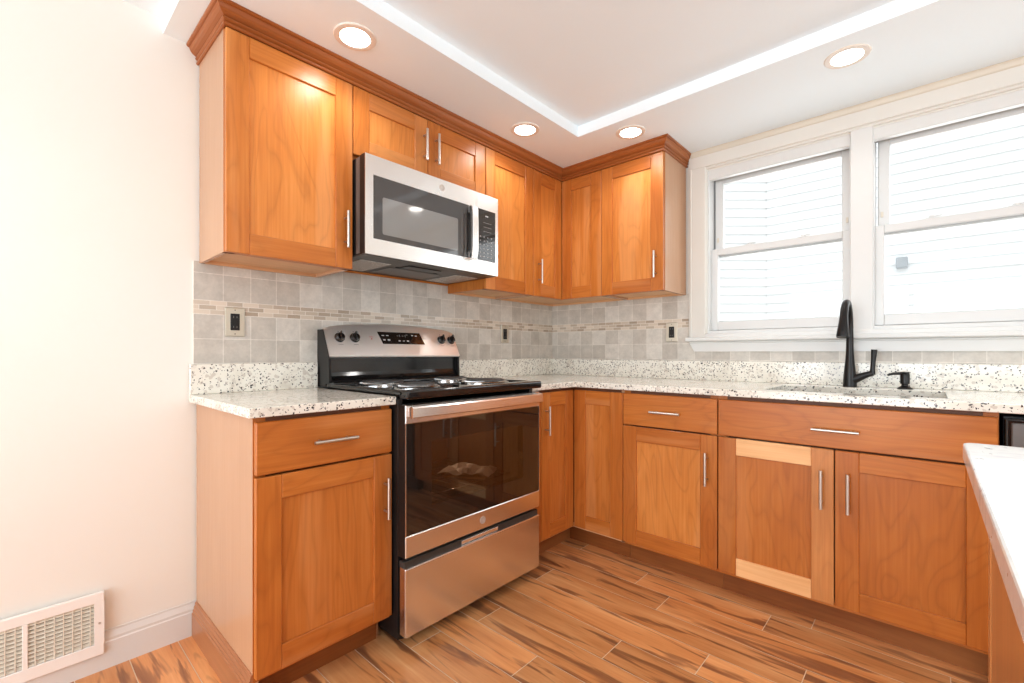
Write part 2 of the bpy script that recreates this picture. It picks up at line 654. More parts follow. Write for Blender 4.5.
# ------------------------------------------------------------------ floor
mb = MB()
mb.box(-0.1, XR, YF, 0.1, -0.12, -0.0012, GROUT)
rows = []
y = -0.6335 + 0.1395 * 5
known = {-1: [1.742], 0: [1.0695, 1.6035, 2.133], 1: [1.237], 2: [1.774], 3: [1.5025], 4: [1.2315], 5: [0.7465], 6: [1.055], 7: [0.688],
         8: [1.32], 9: [0.95], 10: [0.42], 11: [0.9], 12: [0.35], 13: [0.62], 14: [1.0]}
idx = -5
g = 0.0014
while y > YF:
    y1 = y - 0.1395
    ks = known.get(idx, [random.uniform(0.3, 1.3)])
    L = 1.07
    js = list(ks)
    x = ks[0]
    while x > -0.1:
        x -= L
        js.append(x)
    x = ks[-1]
    while x < XR:
        x += L
        js.append(x)
    js = sorted(js)
    for a, b in zip(js[:-1], js[1:]):
        a2, b2 = max(a, -0.1), min(b, XR)
        if b2 - a2 < 0.01 or y > 0.1 and y1 > 0.1:
            continue
        bd = (random.random(), random.random(), 0)
        vs = [mb.bm.verts.new(p) for p in ((a2 + g, y1 + g, 0), (b2 - g, y1 + g, 0), (b2 - g, min(y, 0.1) - g, 0), (a2 + g, min(y, 0.1) - g, 0))]
        mb._fin([mb.bm.faces.new(vs)], PLANK, bd)
    y = y1
    idx += 1
struct(mb, 'floor', 'wood look planks in orange brown with dark streaks')

# ------------------------------------------------------------------ walls
mb = MB()
mb.box(-0.12, 0.0, YF, 0.14, 0, 2.5, WALLP)
struct(mb, 'wall_left', 'cream painted wall behind the range')
W1a, W1b = 1.128, 1.807     # window openings in the sink wall
W2a, W2b = 1.881, 2.560
WZ0, WZ1 = 1.175, 2.13
mb = MB()
mb.box(0, W1a, 0, 0.14, 0, 2.5, WALLP)
mb.box(W2b, XR, 0, 0.14, 0, 2.5, WALLP)
mb.box(W1a, W2b, 0, 0.14, 0, WZ0, WALLP)
mb.box(W1a, W2b, 0, 0.14, WZ1, 2.5, WALLP)
mb.box(W1b, W2a, 0.001, 0.139, WZ0, WZ1, WALLP)
struct(mb, 'wall_back', 'sink wall with the two windows')
mb = MB()
mb.box(XR, XR + 0.12, YF, -4.6, 0, 2.5, WALLP)
mb.box(XR, XR + 0.12, -1.4, 0.14, 0, 2.5, WALLP)
mb.box(XR, XR + 0.12, -4.6, -1.4, 0, 0.5, WALLP)
mb.box(XR, XR + 0.12, -4.6, -1.4, 2.05, 2.5, WALLP)
struct(mb, 'wall_right')
mb = MB()
mb.box(-0.12, 0.2, YF - 0.12, YF, 0, 2.5, WALLP)
mb.box(3.6, XR + 0.12, YF - 0.12, YF, 0, 2.5, WALLP)
mb.box(0.2, 3.6, YF - 0.12, YF, 2.15, 2.5, WALLP)
struct(mb, 'wall_front')
mb = MB()
for a in (0.2, 1.86, 3.54):
    mb.box(a, a + 0.06, YF - 0.1, YF - 0.04, 0.03, 2.1, VINYL, 0.004)
mb.box(0.2, 3.6, YF - 0.1, YF - 0.04, 2.09, 2.15, VINYL, 0.004)
mb.box(0.2, 3.6, YF - 0.1, YF - 0.04, 0, 0.03, VINYL, 0.004)
struct(mb, 'door_1')

# ceiling: raised centre with an L shaped soffit over the cabinets
mb = MB()
mb.box(-0.12, XR + 0.12, YF - 0.12, 0.14, ZU, ZU + 0.1, CEILP)
TX, TY = 0.6714, -0.65
mb.box(0, TX, -2.35, 0, ZC, ZU + 0.01, CEILP)
mb.box(TX, XR, TY, 0, ZC, ZU + 0.01, CEILP)
struct(mb, 'ceiling', 'white ceiling with a stepped down border')

# backsplash tiles
mb = MB()
mb.box(0, 0.008, -2.257, 0, 0.90, 1.425, TILE_A)
mb.box(0, 0.008, -1.775, -1.011, 1.425, 1.475, TILE_A)
struct(mb, 'trim_1', 'grey stone backsplash tiles behind the range')
mb = MB()
mb.box(0.008, 1.03, -0.008, 0, 0.90, 1.425, TILE_B)
mb.box(1.03, 3.1, -0.008, 0, 0.90, 1.12, TILE_B)
struct(mb, 'trim_2', 'grey stone backsplash tiles under the window')


def sweep(mb, path, prof, m, board=None, end_axes=None):
    """mitred moulding; path 2D points, prof (offset to the right of travel, z)"""
    P = [Vector((*p, 0)) for p in path]
    rings = []
    for i, p in enumerate(P):
        ns = []
        if i > 0:
            d = (P[i] - P[i - 1]).normalized()
            ns.append(Vector((d.y, -d.x, 0)))
        if i < len(P) - 1:
            d = (P[i + 1] - P[i]).normalized()
            ns.append(Vector((d.y, -d.x, 0)))
        n = sum(ns, Vector()) / len(ns)
        n = n / n.length_squared
        rings.append([p + n * o + Vector((0, 0, z)) for o, z in prof])
    for i in range(len(P) - 1):     # each leg its own board so the mitre shows
        a, b = rings[i], rings[i + 1]
        d = (P[i + 1] - P[i])
        mm = m[0] if abs(d.x) > abs(d.y) else m[1]
        mb.rings([a, b], mm, board or (random.random(), 0.4 + 0.15 * random.random(), 0), False, True)


# baseboard on the cream wall
prof = [(0, 0), (0.013, 0), (0.013, 0.088), (0.0105, 0.092), (0.0105, 0.101), (0.008, 0.108), (0.004, 0.119), (0.004, 0.126), (0, 0.126)]
mb = MB()
sweep(mb, [(0.0, YF), (0.0, -2.2492)], prof, [TRIMW, TRIMW])
struct(mb, 'baseboard_left', 'white moulded baseboard')

# ------------------------------------------------------------------ window surround
mb = MB()
CX0, CX1 = 1.028, 2.66
mb.box(CX0, 1.124, -0.020, 0.0, 1.16, 2.24, TRIMC, 0.003)             # side casing
mb.box(CX0 + 0.008, CX0 + 0.018, -0.024, -0.018, 1.16, 2.15, TRIMC, 0.002)
mb.box(2.564, CX1, -0.020, 0.0, 1.16, 2.24, TRIMC, 0.003)
mb.box(CX0 + 0.012, CX1, -0.0215, 0.0, 2.147, ZC - 0.001, TRIMC, 0.004)      # head casing
mb.box(1.124, 2.564, -0.012, 0.02, 2.135, 2.150, TRIMC, 0.003)
mb.box(1.115, 1.130, -0.012, 0.02, 1.183, 2.15, TRIMC, 0.003)
mb.box(1.801, 1.887, -0.010, 0.06, 1.172, 2.14, TRIMW, 0.003)            # mullion
# jamb liner
for a, b in ((W1a, W1b), (W2a, W2b)):
    mb.box(a - 0.001, b + 0.001, 0.005, 0.04, 2.074, 2.14, TRIMW, 0.003)
    mb.box(a - 0.001, b + 0.001, 0.04, 0.12, 2.098, 2.14, GAPG)
    mb.box(a - 0.001, a + 0.010, 0.002, 0.12, 1.172, 2.10, VINYL)
    mb.box(b - 0.010, b + 0.001, 0.002, 0.12, 1.172, 2.10, VINYL)
    mb.box(a, b, 0.005, 0.13, 1.165, 1.200, VINYL, 0.003)
struct(mb, 'trim_3', 'cream painted window casing and mullion')
# crown bead at the ceiling
mb = MB()
sweep(mb, [(CX0 + 0.014, 0.0), (XR, 0.0)], [(0.0, 2.216), (0.022, 2.216), (0.026, 2.222), (0.030, 2.236), (0.036, 2.2445), (0, 2.2445)], [BEADC, BEADC])
struct(mb, 'trim_4', 'yellowed bead where the casing meets the ceiling')
# stool and apron
mb = MB()
mb.prism([(1.021, -0.052, 1.144), (1.021, -0.048, 1.139), (1.021, 0.02, 1.139), (1.021, 0.02, 1.166), (1.021, -0.046, 1.163), (1.021, -0.052, 1.158)], (1.65, 0, 0), TRIMW)
mb.box(1.1245, 2.5635, -0.0235, 0.05, 1.158, 1.182, TRIMW, 0.003)
mb.prism([(1.03, -0.020, 1.139), (1.06, -0.020, 1.080), (2.63, -0.020, 1.080), (2.66, -0.020, 1.139)], (0, 0.019, 0), TRIMW)
mb.box(1.035, 2.655, -0.026, 0, 1.128, 1.139, TRIMW, 0.003)
struct(mb, 'trim_5', 'white window stool and apron')


def window(name, a, b):
    root = thing(name, None, None, ((a + b) / 2, 0, 0))
    del_keys = [k for k in ('label', 'category') if k in root]
    tag(root, 'double hung window with white vinyl sashes', None, None, 'structure')
    h = (b - a) / 2
    # upper sash (outer), z 1.63..2.10
    x0, x1 = -h + 0.018, h - 0.012
    up = MB()
    s = 0.044
    up.box(x0, x0 + s, 0.085, 0.115, 1.632, 2.098, VINYL, 0.003)
    up.box(x1 - s + 0.006, x1, 0.085, 0.115, 1.632, 2.098, VINYL, 0.003)
    up.box(x0 + s, x1 - s + 0.006, 0.085, 0.115, 2.062, 2.098, VINYL, 0.003)
    up.box(x0 + s, x1 - s + 0.006, 0.085, 0.115, 1.632, 1.672, VINYL, 0.003)
    us = up.build('upper_sash', root)
    p = MB()
    p.box(x0 + s - 0.002, x1 - s + 0.008, 0.098, 0.102, 1.67, 2.064, PANE)
    p.build('pane', us)
    # lower sash (inner)
    lo = MB()
    x0l, x1l = -h + 0.004, h - 0.003
    s = 0.040
    zt, zb = 1.677, 1.203
    lo.box(x0l, x0l + s, 0.045, 0.080, zb, zt, VINYL, 0.003)
    lo.box(x1l - s, x1l, 0.045, 0.080, zb, zt, VINYL, 0.003)
    lo.box(x0l + s, x1l - s, 0.045, 0.080, zt - 0.038, zt, VINYL, 0.003)
    lo.box(x0l + s, x1l - s, 0.045, 0.080, zb, zb + 0.050, VINYL, 0.003)
    lo.box(x0l + s - 0.001, x1l - s + 0.001, 0.058, 0.070, zt - 0.0400, zt - 0.0375, GAPL)
    lo.box(x0l + s - 0.001, x1l - s + 0.001, 0.058, 0.070, zb + 0.050, zb + 0.0520, GAPL)
    ls = lo.build('lower_sash', root)
    p = MB()
    p.box(x0l + s - 0.002, x1l - s + 0.002, 0.060, 0.064, zb + 0.048, zt - 0.036, PANE)
    p.build('pane', ls)
    for fx in (-0.36, 0.36):
        k = MB()
        cx = fx * h * 1.05
        k.box(cx - 0.026, cx + 0.026, 0.050, 0.078, zt, zt + 0.004, VINYL, 0.0015)
        k.lathe([(0.012, 0), (0.012, 0.008), (0.008, 0.011)], VINYL, (cx, 0.064, zt + 0.004), 14)
        k.box(cx - 0.004, cx + 0.034, 0.054, 0.062, zt + 0.007, zt + 0.012, VINYL, 0.0015)
        k.build('sash_lock', ls)
    for sx in (x0 + 0.016, x1 - 0.016):
        k = MB()
        k.box(sx - 0.005, sx + 0.005, 0.0815, 0.0848, 1.722, 1.748, BEADC, 0.001)
        k.build('tilt_latch', us)
    # dark side tracks
    k = MB()
    for q in (-h + 0.0095, h - 0.0115):
        k.box(q, q + 0.0012, 0.083, 0.118, 1.68, 2.098, GAPL)
    k.build('track', root)
    return root


window('window_1', W1a, W1b)
window('window_2', W2a, W2b)

# ------------------------------------------------------------------ cabinet parts


def handle(parent, cx, yf, cz, vertical, name='handle', L=0.147):
    """bar pull standing off a front at local y = yf (front faces -y)"""
    k = MB()
    r = 0.0058
    yb = yf - 0.030
    if vertical:
        k.tube([(cx, yb, cz - L / 2), (cx, yb, cz + L / 2)], r, PULL, 12)
        for d in (-0.048, 0.048):
            k.tube([(cx, yf + 0.001, cz + d), (cx, yb, cz + d)], 0.0042, PULL, 8)
    else:
        k.tube([(cx - L / 2, yb, cz), (cx + L / 2, yb, cz)], r, PULL, 12)
        for d in (-0.048, 0.048):
            k.tube([(cx + d, yf + 0.001, cz), (cx + d, yb, cz)], 0.0042, PULL, 8)
    return k.build(name, parent)


def bd(tone, sap=0.0):
    return (random.random(), min(1, max(0, tone + random.uniform(-0.06, 0.06))), sap)


def shaker(parent, x0, x1, yf, z0, z1, tone=0.5, name='door', st=0.073, rl=0.073, tones=None, saps=None, mats=None):
    """shaker door, front face at local y=yf, 20 mm thick; tones / saps: (left, right, top, bottom, panel)"""
    t = tones or [tone + random.uniform(-0.16, 0.16) for _ in range(5)]
    s = saps or [0] * 5
    V, H, P = mats or (W[2], W[0], WP)
    k = MB()
    yb = yf + 0.0197
    k.box(x0, x0 + st, yf, yb, z0, z1, V, 0.0022, bd(t[0], s[0]))
    k.box(x1 - st, x1, yf, yb, z0, z1, V, 0.0022, bd(t[1], s[1]))
    k.box(x0 + st, x1 - st, yf + 0.0002, yb, z1 - rl, z1, H, 0.0018, bd(t[2], s[2]))
    k.box(x0 + st, x1 - st, yf + 0.0002, yb, z0, z0 + rl, H, 0.0018, bd(t[3], s[3]))
    d = k.build(name, parent)
    k = MB()
    k.box(x0 + st - 0.004, x1 - st + 0.004, yf + 0.0085, yb - 0.003, z0 + rl - 0.004, z1 - rl + 0.004, P, 0, bd(t[4], s[4]))
    k.build('panel', d)
    return d


def slab(parent, x0, x1, yf, z0, z1, tone=0.5, name='drawer', mat=None):
    k = MB()
    yb = yf + 0.0197
    h = z1 - z0
    # edge glued boards
    cut = z0 + h * random.uniform(0.35, 0.6)
    fr = mat or W[0]
    k.box(x0, x1, yf, yb, z0, z1, fr, 0.003, bd(tone))
    return k.build(name, parent)


UDp, UZ0, UZ1 = 0.3247, 1.417, 2.177
BD, BZ0, BZ1 = 0.6287, 0.115, 0.869
ZM0, ZM1 = 0.7115, 0.7045      # drawer bottom, door top


def wall_cab_body(root, x0, x1, z0, z1, depth=0.303, lside=WS, rside=WS):
    k = MB()
    t = 0.016
    k.box(x0, x0 + t, -depth, -0.0005, z0, z1 + 0.04, lside, 0.0008, bd(0.5))
    k.box(x1 - t, x1, -depth, -0.0005, z0, z1 + 0.04, rside, 0.0008, bd(0.5))
    k.box(x0 + t, x1 - t, -depth, -0.0005, z1 - 0.01, z1 + 0.03, WU, 0, bd(0.5))
    k.box(x0 + t, x1 - t, -depth + 0.018, -0.012, z0 + 0.012, z0 + 0.026, WU, 0, bd(0.55))
    k.box(x0 + t, x1 - t, -0.014, -0.0005, z0, z1, WU, 0, bd(0.45))
    # face frame
    k.box(x0 + t, x1 - t, -depth, -depth + 0.018, z0, z0 + 0.03, W[0], 0.0005, bd(0.45))
    k.box(x0 + t, x1 - t, -depth, -depth + 0.018, z1 - 0.03, z1 + 0.04, W[0], 0, bd(0.3))
    k.box(x0 + 0.0001, x0 + 0.035, -depth - 0.0008, -depth + 0.018, z0, z1 + 0.0395, W[2], 0.0005, bd(0.3))
    k.box(x1 - 0.035, x1 - 0.0001, -depth - 0.0008, -depth + 0.018, z0, z1 + 0.0395, W[2], 0.0005, bd(0.3))
    return k.build('body', root)


# wall A (range wall): local x = world y, local front faces -y = world +x
def uA(name, label, y0, y1, group=None):
    """thing whose local origin is the wall at the middle of y0..y1"""
    return thing(name, label, 'cabinet', (0.0085, (y0 + y1) / 2, 0), A90, group)


OFFA = 0.0085   # things stand against the tile face
# left tall wall cabinet
r = uA('wall_cabinet', 'large single-door wall cabinet at the far left above the outlet', -2.239, -1.7755)
c = (-2.239 - 1.7755) / 2
wall_cab_body(r, -2.239 - c, -1.7755 - c, UZ0, UZ1, 0.295)
d = shaker(r, -2.2375 - c, -1.7775 - c, -(UDp - OFFA), UZ0 + 0.0, UZ1, tones=(0.50, 0.42, 0.62, 0.36, 0.80))
handle(d, -1.812 - c, -(UDp - OFFA), 1.571, True)
# over the microwave
r = uA('wall_cabinet', 'short two-door wall cabinet directly above the microwave', -1.7745, -1.0115)
c = (-1.7745 - 1.0115) / 2
wall_cab_body(r, -1.7745 - c, -1.0115 - c, 1.8745, UZ1, 0.295)
d = shaker(r, -1.773 - c, -1.3955 - c, -(UDp - OFFA), 1.895, UZ1, tones=(0.34, 0.40, 0.38, 0.42, 0.78))
handle(d, -1.420 - c, -(UDp - OFFA), 2.043, True)
d = shaker(r, -1.3925 - c, -1.014 - c, -(UDp - OFFA), 1.895, UZ1, tones=(0.40, 0.48, 0.36, 0.36, 0.60))
handle(d, -1.350 - c, -(UDp - OFFA), 2.043, True)
# right of microwave
r = uA('wall_cabinet', 'single-door wall cabinet between the microwave and the corner cabinet', -1.0105, -0.611)
c = (-1.0105 - 0.611) / 2
wall_cab_body(r, -1.0105 - c, -0.611 - c, UZ0, UZ1, 0.295, lside=W[2])
shaker(r, -1.0095 - c, -0.6115 - c, -(UDp - OFFA), UZ0, UZ1, tones=(0.46, 0.38, 0.18, 0.22, 0.60))
# corner wall cabinet, L shaped
r = thing('corner_wall_cabinet', 'L-shaped corner wall cabinet with two narrow folding doors', 'cabinet', (0.0085, -0.0085, 0))
k = MB()
q = 0.295
pts = [(0, 0), (0, -0.6015), (q, -0.6015), (q, -q), (0.609, -q), (0.609, 0)]
k.prism([(x, y, UZ0 + 0.012) for x, y in pts], (0, 0, 0.014), WU, bd(0.55))
k.prism([(x, y, UZ1) for x, y in pts], (0, 0, 0.04), WU, bd(0.5))
k.box(0, q, -0.6015, -0.586, UZ0, UZ1, WS, 0, bd(0.5))
k.box(0.594, 0.609, -q, 0, UZ0, UZ1, WS, 0, bd(0.5))
k.box(q - 0.018, q, -0.586, -q + 0.018, UZ0, UZ0 + 0.022, W[1], 0, bd(0.5))
k.box(q - 0.018, 0.594, -q, -q + 0.018, UZ0, UZ0 + 0.022, W[0], 0, bd(0.5))
k.box(q - 0.018, q, -0.586, -q + 0.018, UZ1 - 0.03, UZ1 + 0.035, W[1], 0, bd(0.3))
k.box(q - 0.018, 0.594, -q, -q + 0.018, UZ1 - 0.03, UZ1 + 0.035, W[0], 0, bd(0.3))
k.box(0, 0.594, -0.012, 0, UZ0, UZ1, WU, 0, bd(0.45))
k.box(0, 0.012, -0.586, -0.012, UZ0, UZ1, WU, 0, bd(0.45))
k.build('body', r)
leg = bpy.data.objects.new('door', None)
bpy.data.objects.remove(leg)
# left folding door (faces +x): built in its own rotated frame
d = shaker(r, -0.6000 + 0.0, -UDp + 0.0085 + 0.0225 - 0.022, -(UDp - OFFA), UZ0, UZ1, tones=(0.44, 0.46, 0.18, 0.38, 0.70))
handle(d, -0.5545, -(UDp - OFFA), 1.565, True)
d.rotation_euler = (0, 0, A90)
d = shaker(r, UDp - 0.0085 + 0.0015, 0.6085, -(UDp - 0.0085), UZ0, UZ1, tones=(0.34, 0.42, 0.16, 0.24, 0.42))
# right end wall cabinet on sink wall
r = thing('wall_cabinet', 'single-door wall cabinet beside the window casing', 'cabinet', (0.811, -0.0085, 0))
wall_cab_body(r, 0.6185 - 0.811, 1.0085 - 0.811, UZ0, UZ1, 0.295, rside=WS)
d = shaker(r, 0.6195 - 0.811, 1.0065 - 0.811, -(UDp - 0.0085), UZ0, UZ1, tones=(0.44, 0.36, 0.14, 0.14, 0.60))
handle(d, 0.965 - 0.811, -(UDp - 0.0085), 1.560, True)

# crown moulding
mb = MB()
cp = [(0, 2.178), (0.004, 2.178), (0.0075, 2.181), (0.0075, 2.187), (0.002, 2.189), (0.002, 2.192), (0.007, 2.195), (0.0105, 2.199), (0.0105, 2.202), (0.004, 2.204),
      (0.006, 2.207), (0.011, 2.2095), (0.019, 2.214), (0.025, 2.221), (0.029, 2.229), (0.030, 2.2335), (0.035, 2.2345), (0.039, 2.239), (0.039, 2.2446), (0, 2.2446)]
y0 = -2.2395
mb2 = mb
sweep(mb, [(0.0, y0), (UDp, y0), (UDp, -UDp), (1.0095, -UDp), (1.0095, 0.0)], cp, [WR, wood('stained_crown_wood_long', 1, (0.24, 0.066, 0.016), (0.31, 0.092, 0.022), (0.38, 0.125, 0.034), figure=0.3)])
o = mb.build('crown_molding')
tag(o, 'stained wooden crown moulding along the tops of the wall cabinets', 'moulding')


# ------------------------------------------------------------------ base cabinets
def base_body(root, x0, x1, depth, off, lside=None, rside=None, kick=0.10, mats=None):
    """carcass; local back at y=0, front plane -depth (doors sit 20 mm in front)"""
    k = MB()
    f = -depth
    t = 0.016
    V, H = mats or (W[2], W[0])
    for q0 in (x0, x1 - t):
        k.prism([(q0, -0.001, 0), (q0, -0.001, 0.884), (q0, f, 0.884), (q0, f, kick), (q0, f + 0.0762, kick), (q0, f + 0.0762, 0)], (t, 0, 0), WS, bd(0.5))
    k.box(x0 + t, x1 - t, f + 0.002, -0.001, kick + 0.002, kick + 0.018, WU, 0, bd(0.4))
    k.box(x0 + t, x1 - t, -0.014, -0.001, 0.0, 0.88, WU, 0, bd(0.5))
    k.box(x0 + t, x1 - t, f + 0.0, f + 0.018, 0.845, 0.884, DARKGAP)
    k.box(x0 + t, x1 - t, f + 0.0, f + 0.018, kick, kick + 0.03, H, 0, bd(0.4))
    for a in (x0 + 0.0002, x1 - 0.0352):
        k.box(a, a + 0.035, f - 0.0005, f + 0.018, kick, 0.8838, V, 0, bd(0.3))
    k.box(x0 + t, x1 - t, f + 0.018, f + 0.022, kick, 0.88, DARKGAP)
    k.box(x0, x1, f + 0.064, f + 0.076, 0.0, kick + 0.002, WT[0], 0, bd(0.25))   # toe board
    return k.build('body', root)


FA = BD - OFFA        # local front plane of doors
BO = FA - 0.0205      # carcass depth
# left base
r = thing('base_cabinet', 'base cabinet left of the range with one drawer over one door', 'cabinet', (OFFA, -2.019, 0), A90)
c = -2.019
k = MB()
x0, x1, f, t = -2.2485 - c, -1.7865 - c, -BO, 0.016
k.prism([(x0, -0.001, 0), (x0, -0.001, 0.884), (x0, f, 0.884), (x0, f, 0.0), (x0, f + 0.0, 0.0)][:4], (t, 0, 0), WS, bd(0.5))
k.prism([(x1 - t, -0.001, 0), (x1 - t, -0.001, 0.884), (x1 - t, f, 0.884), (x1 - t, f, 0.1), (x1 - t, f + 0.076, 0.1), (x1 - t, f + 0.076, 0)], (t, 0, 0), WS, bd(0.5))
k.box(x0 + t, x1 - t, f + 0.002, -0.001, 0.102, 0.118, WU, 0, bd(0.4))
k.box(x0 + t, x1 - t, f, f + 0.018, 0.845, 0.884, DARKGAP)
k.box(x0 + t, x1 - t, f, f + 0.018, 0.10, 0.13, W[0], 0, bd(0.4))
k.box(x0 + 0.0002, x0 + 0.035, f - 0.0006, f + 0.018, 0.10, 0.8838, W[2], 0, bd(0.25))
k.box(x1 - 0.035, x1 - 0.0002, f - 0.0006, f + 0.018, 0.10, 0.8838, W[2], 0, bd(0.25))
k.box(x0 + t, x1 - t, f + 0.018, f + 0.022, 0.10, 0.88, DARKGAP)
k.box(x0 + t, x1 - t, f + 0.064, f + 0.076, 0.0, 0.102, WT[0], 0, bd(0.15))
k.build('body', r)
d = slab(r, -2.2460 - c, -1.7885 - c, -FA, ZM0, BZ1, 0.30)
handle(d, -2.012 - c, -FA, 0.790, False)
d = shaker(r, -2.2460 - c, -1.7885 - c, -FA, BZ0, ZM1, tones=(0.46, 0.28, 0.30, 0.30, 0.40))
handle(d, -1.820 - c, -FA, 0.5535, True)
# moulded skirting on the exposed side
k = MB()
pr_ = [(0, 0), (0.016, 0), (0.016, 0.085), (0.013, 0.089), (0.013, 0.096), (0.010, 0.101), (0.010, 0.107), (0.006, 0.115), (0.006, 0.121), (0.002, 0.126), (0, 0.126)]
sweep(k, [(x0, -0.0055), (x0, f)], [(o_, z_) for o_, z_ in pr_], [WK, WK])
k.build('skirting', r)

# corner base cabinet
r = thing('corner_base_cabinet', 'corner base cabinet with two folding doors right of the range', 'cabinet', (OFFA, -OFFA, 0))
k = MB()
q = BO
xe, ye = 0.9275 - OFFA, -1.0165 + OFFA
pts = [(0.001, -0.001), (0.001, ye), (q, ye), (q, -q), (xe, -q), (xe, -0.001)]
k.prism([(x, y, 0.102) for x, y in pts], (0, 0, 0.016), WU, bd(0.5))
k.box(0.001, q, ye, ye + 0.016, 0.1, 0.884, WS, 0, bd(0.5))
k.box(0.001, q - 0.064, ye, ye + 0.016, 0.0, 0.1, WS, 0, bd(0.5))
k.box(xe - 0.016, xe, -q, -0.001, 0.10, 0.884, WS, 0, bd(0.5))
k.box(q - 0.018, q, ye + 0.016, -q + 0.018, 0.845, 0.884, DARKGAP)
k.box(q - 0.018, xe - 0.016, -q, -q + 0.018, 0.845, 0.884, DARKGAP)
k.box(q - 0.022, q - 0.018, ye + 0.016, -q + 0.018, 0.12, 0.86, DARKGAP)
k.box(q - 0.018, xe - 0.016, -q + 0.018, -q + 0.022, 0.12, 0.86, DARKGAP)
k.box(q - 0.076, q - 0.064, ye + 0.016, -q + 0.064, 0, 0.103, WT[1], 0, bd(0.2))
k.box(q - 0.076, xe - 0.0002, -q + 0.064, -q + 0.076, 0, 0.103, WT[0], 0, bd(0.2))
k.build('body', r)
k = MB()
k.box(-1.0150 + OFFA, -0.9155 + OFFA, -FA + 0.001, -FA + 0.0199, BZ0, BZ1, W[2], 0.001, bd(0.3))
o = k.build('filler', r)
o.rotation_euler = (0, 0, A90)
d = shaker(r, -0.9130 + OFFA, -BD + OFFA - 0.0015, -FA, BZ0, BZ1, tones=(0.42, 0.36, 0.36, 0.42, 0.44))
handle(d, -0.882 + OFFA, -FA, 0.726, True)
d.rotation_euler = (0, 0, A90)
shaker(r, BD - OFFA + 0.0015, 0.9265 - OFFA, -FA, BZ0, BZ1, tones=(0.34, 0.38, 0.38, 0.36, 0.30))

# drawer base
r = thing('base_cabinet', 'base cabinet with a drawer over one door, right of the corner doors', 'cabinet', (1.158, -OFFA, 0))
base_body(r, 0.9285 - 1.158, 1.3905 - 1.158, BO, OFFA)
d = slab(r, 0.9295 - 1.158, 1.3885 - 1.158, -FA, ZM0, BZ1, 0.36)
handle(d, 1.157 - 1.158, -FA, 0.787, False)
d = shaker(r, 0.9295 - 1.158, 1.3885 - 1.158, -FA, BZ0, ZM1, tones=(0.22, 0.22, 0.30, 0.36, 0.62))
handle(d, 1.347 - 1.158, -FA, 0.556, True)
# sink base
r = thing('sink_base_cabinet', 'wide sink base cabinet with a false drawer front and two doors', 'cabinet', (1.8165, -OFFA, 0))
c = 1.8165
base_body(r, 1.3915 - c, 2.2455 - c, BO, OFFA)
d = slab(r, 1.3935 - c, 2.2425 - c, -FA, ZM0, BZ1, 0.30, 'false_front')
handle(d, 1.819 - c, -FA, 0.780, False)
d = shaker(r, 1.3935 - c, 1.8135 - c, -FA, BZ0, ZM1, tones=(0.12, 0.42, 0.70, 0.72, 0.22), saps=(0, 0.25, 0.75, 0.8, 0))
handle(d, 1.776 - c, -FA, 0.5525, True)
d = shaker(r, 1.8175 - c, 2.2425 - c, -FA, BZ0, ZM1, tones=(0.16, 0.02, 0.24, 0.22, 0.14))
handle(d, 1.859 - c, -FA, 0.5515, True)

# ------------------------------------------------------------------ countertops
CT0, CT1 = 0.886, 0.915
CF = 0.654
r = thing('countertop', 'speckled cream granite countertop piece left of the range', 'countertop', (0.0, -2.03, 0))
k = MB()
k.box(0.0085, CF, -2.273 + 2.03, -1.7865 + 2.03, CT0, CT1, GRAN, 0.003, seg=2)
k.build('slab', r)
k = MB()
k.box(0.0085, 0.0285, -2.273 + 2.03, -1.7865 + 2.03, CT1 + 0.0001, 1.030, GRAN, 0.002)
k.build('backsplash', r)

r = thing('countertop', 'long L-shaped speckled cream granite countertop around the sink', 'countertop', (0, 0, 0))
SX0, SX1, SY0, SY1 = 1.55, 2.13, -0.540, -0.165     # sink cut-out
CE = 2.95
k = MB()


def ring_prism(k, outer, inner, z0, z1, m):
    """slab with a hole; simple bridge between rectangle inner and outer handled by boxes"""


yA = -1.0155
# one slab outline with the hole bridged: build as quads grid without inner seams
xs = [0.0085, CF, SX0, SX1, CE]
ys = [yA, -CF, SY0, SY1, -0.0085]
vt = {}


def gv(i, j, z):
    if (i, j, z) not in vt:
        vt[(i, j, z)] = k.bm.verts.new((xs[i], ys[j], z))
    return vt[(i, j, z)]


cells = set()
for i in range(4):
    for j in range(4):
        if j == 0 and i > 0:
            continue
        if i == 2 and j == 2:
            continue
        cells.add((i, j))
fs = []
for i, j in cells:
    fs.append(k.bm.faces.new((gv(i, j, CT1), gv(i + 1, j, CT1), gv(i + 1, j + 1, CT1), gv(i, j + 1, CT1))))
    fs.append(k.bm.faces.new((gv(i, j + 1, CT0), gv(i + 1, j + 1, CT0), gv(i + 1, j, CT0), gv(i, j, CT0))))
    for (di, dj), (a, b) in {(-1, 0): ((0, 1), (0, 0)), (1, 0): ((1, 0), (1, 1)), (0, -1): ((0, 0), (1, 0)), (0, 1): ((1, 1), (0, 1))}.items():
        if (i + di, j + dj) not in cells:
            A_, B_ = (i + a[0], j + a[1]), (i + b[0], j + b[1])
            fs.append(k.bm.faces.new((gv(*A_, CT0), gv(*B_, CT0), gv(*B_, CT1), gv(*A_, CT1))))
k._fin(fs, GRAN, (0, 0.5, 0))
bmesh.ops.recalc_face_normals(k.bm, faces=fs)
o = k.build('slab', r)
bv = o.modifiers.new('eased_edge', 'BEVEL')
bv.width = 0.003
bv.segments = 2
bv.limit_method = 'ANGLE'
k = MB()
k.box(0.0085, 0.0285, yA, -0.0085, CT1 + 0.0001, 1.030, GRAN, 0.002)
k.box(0.0286, CE, -0.0285, -0.0085, CT1 + 0.0001, 1.026, GRAN, 0.002)
k.build('backsplash', r)

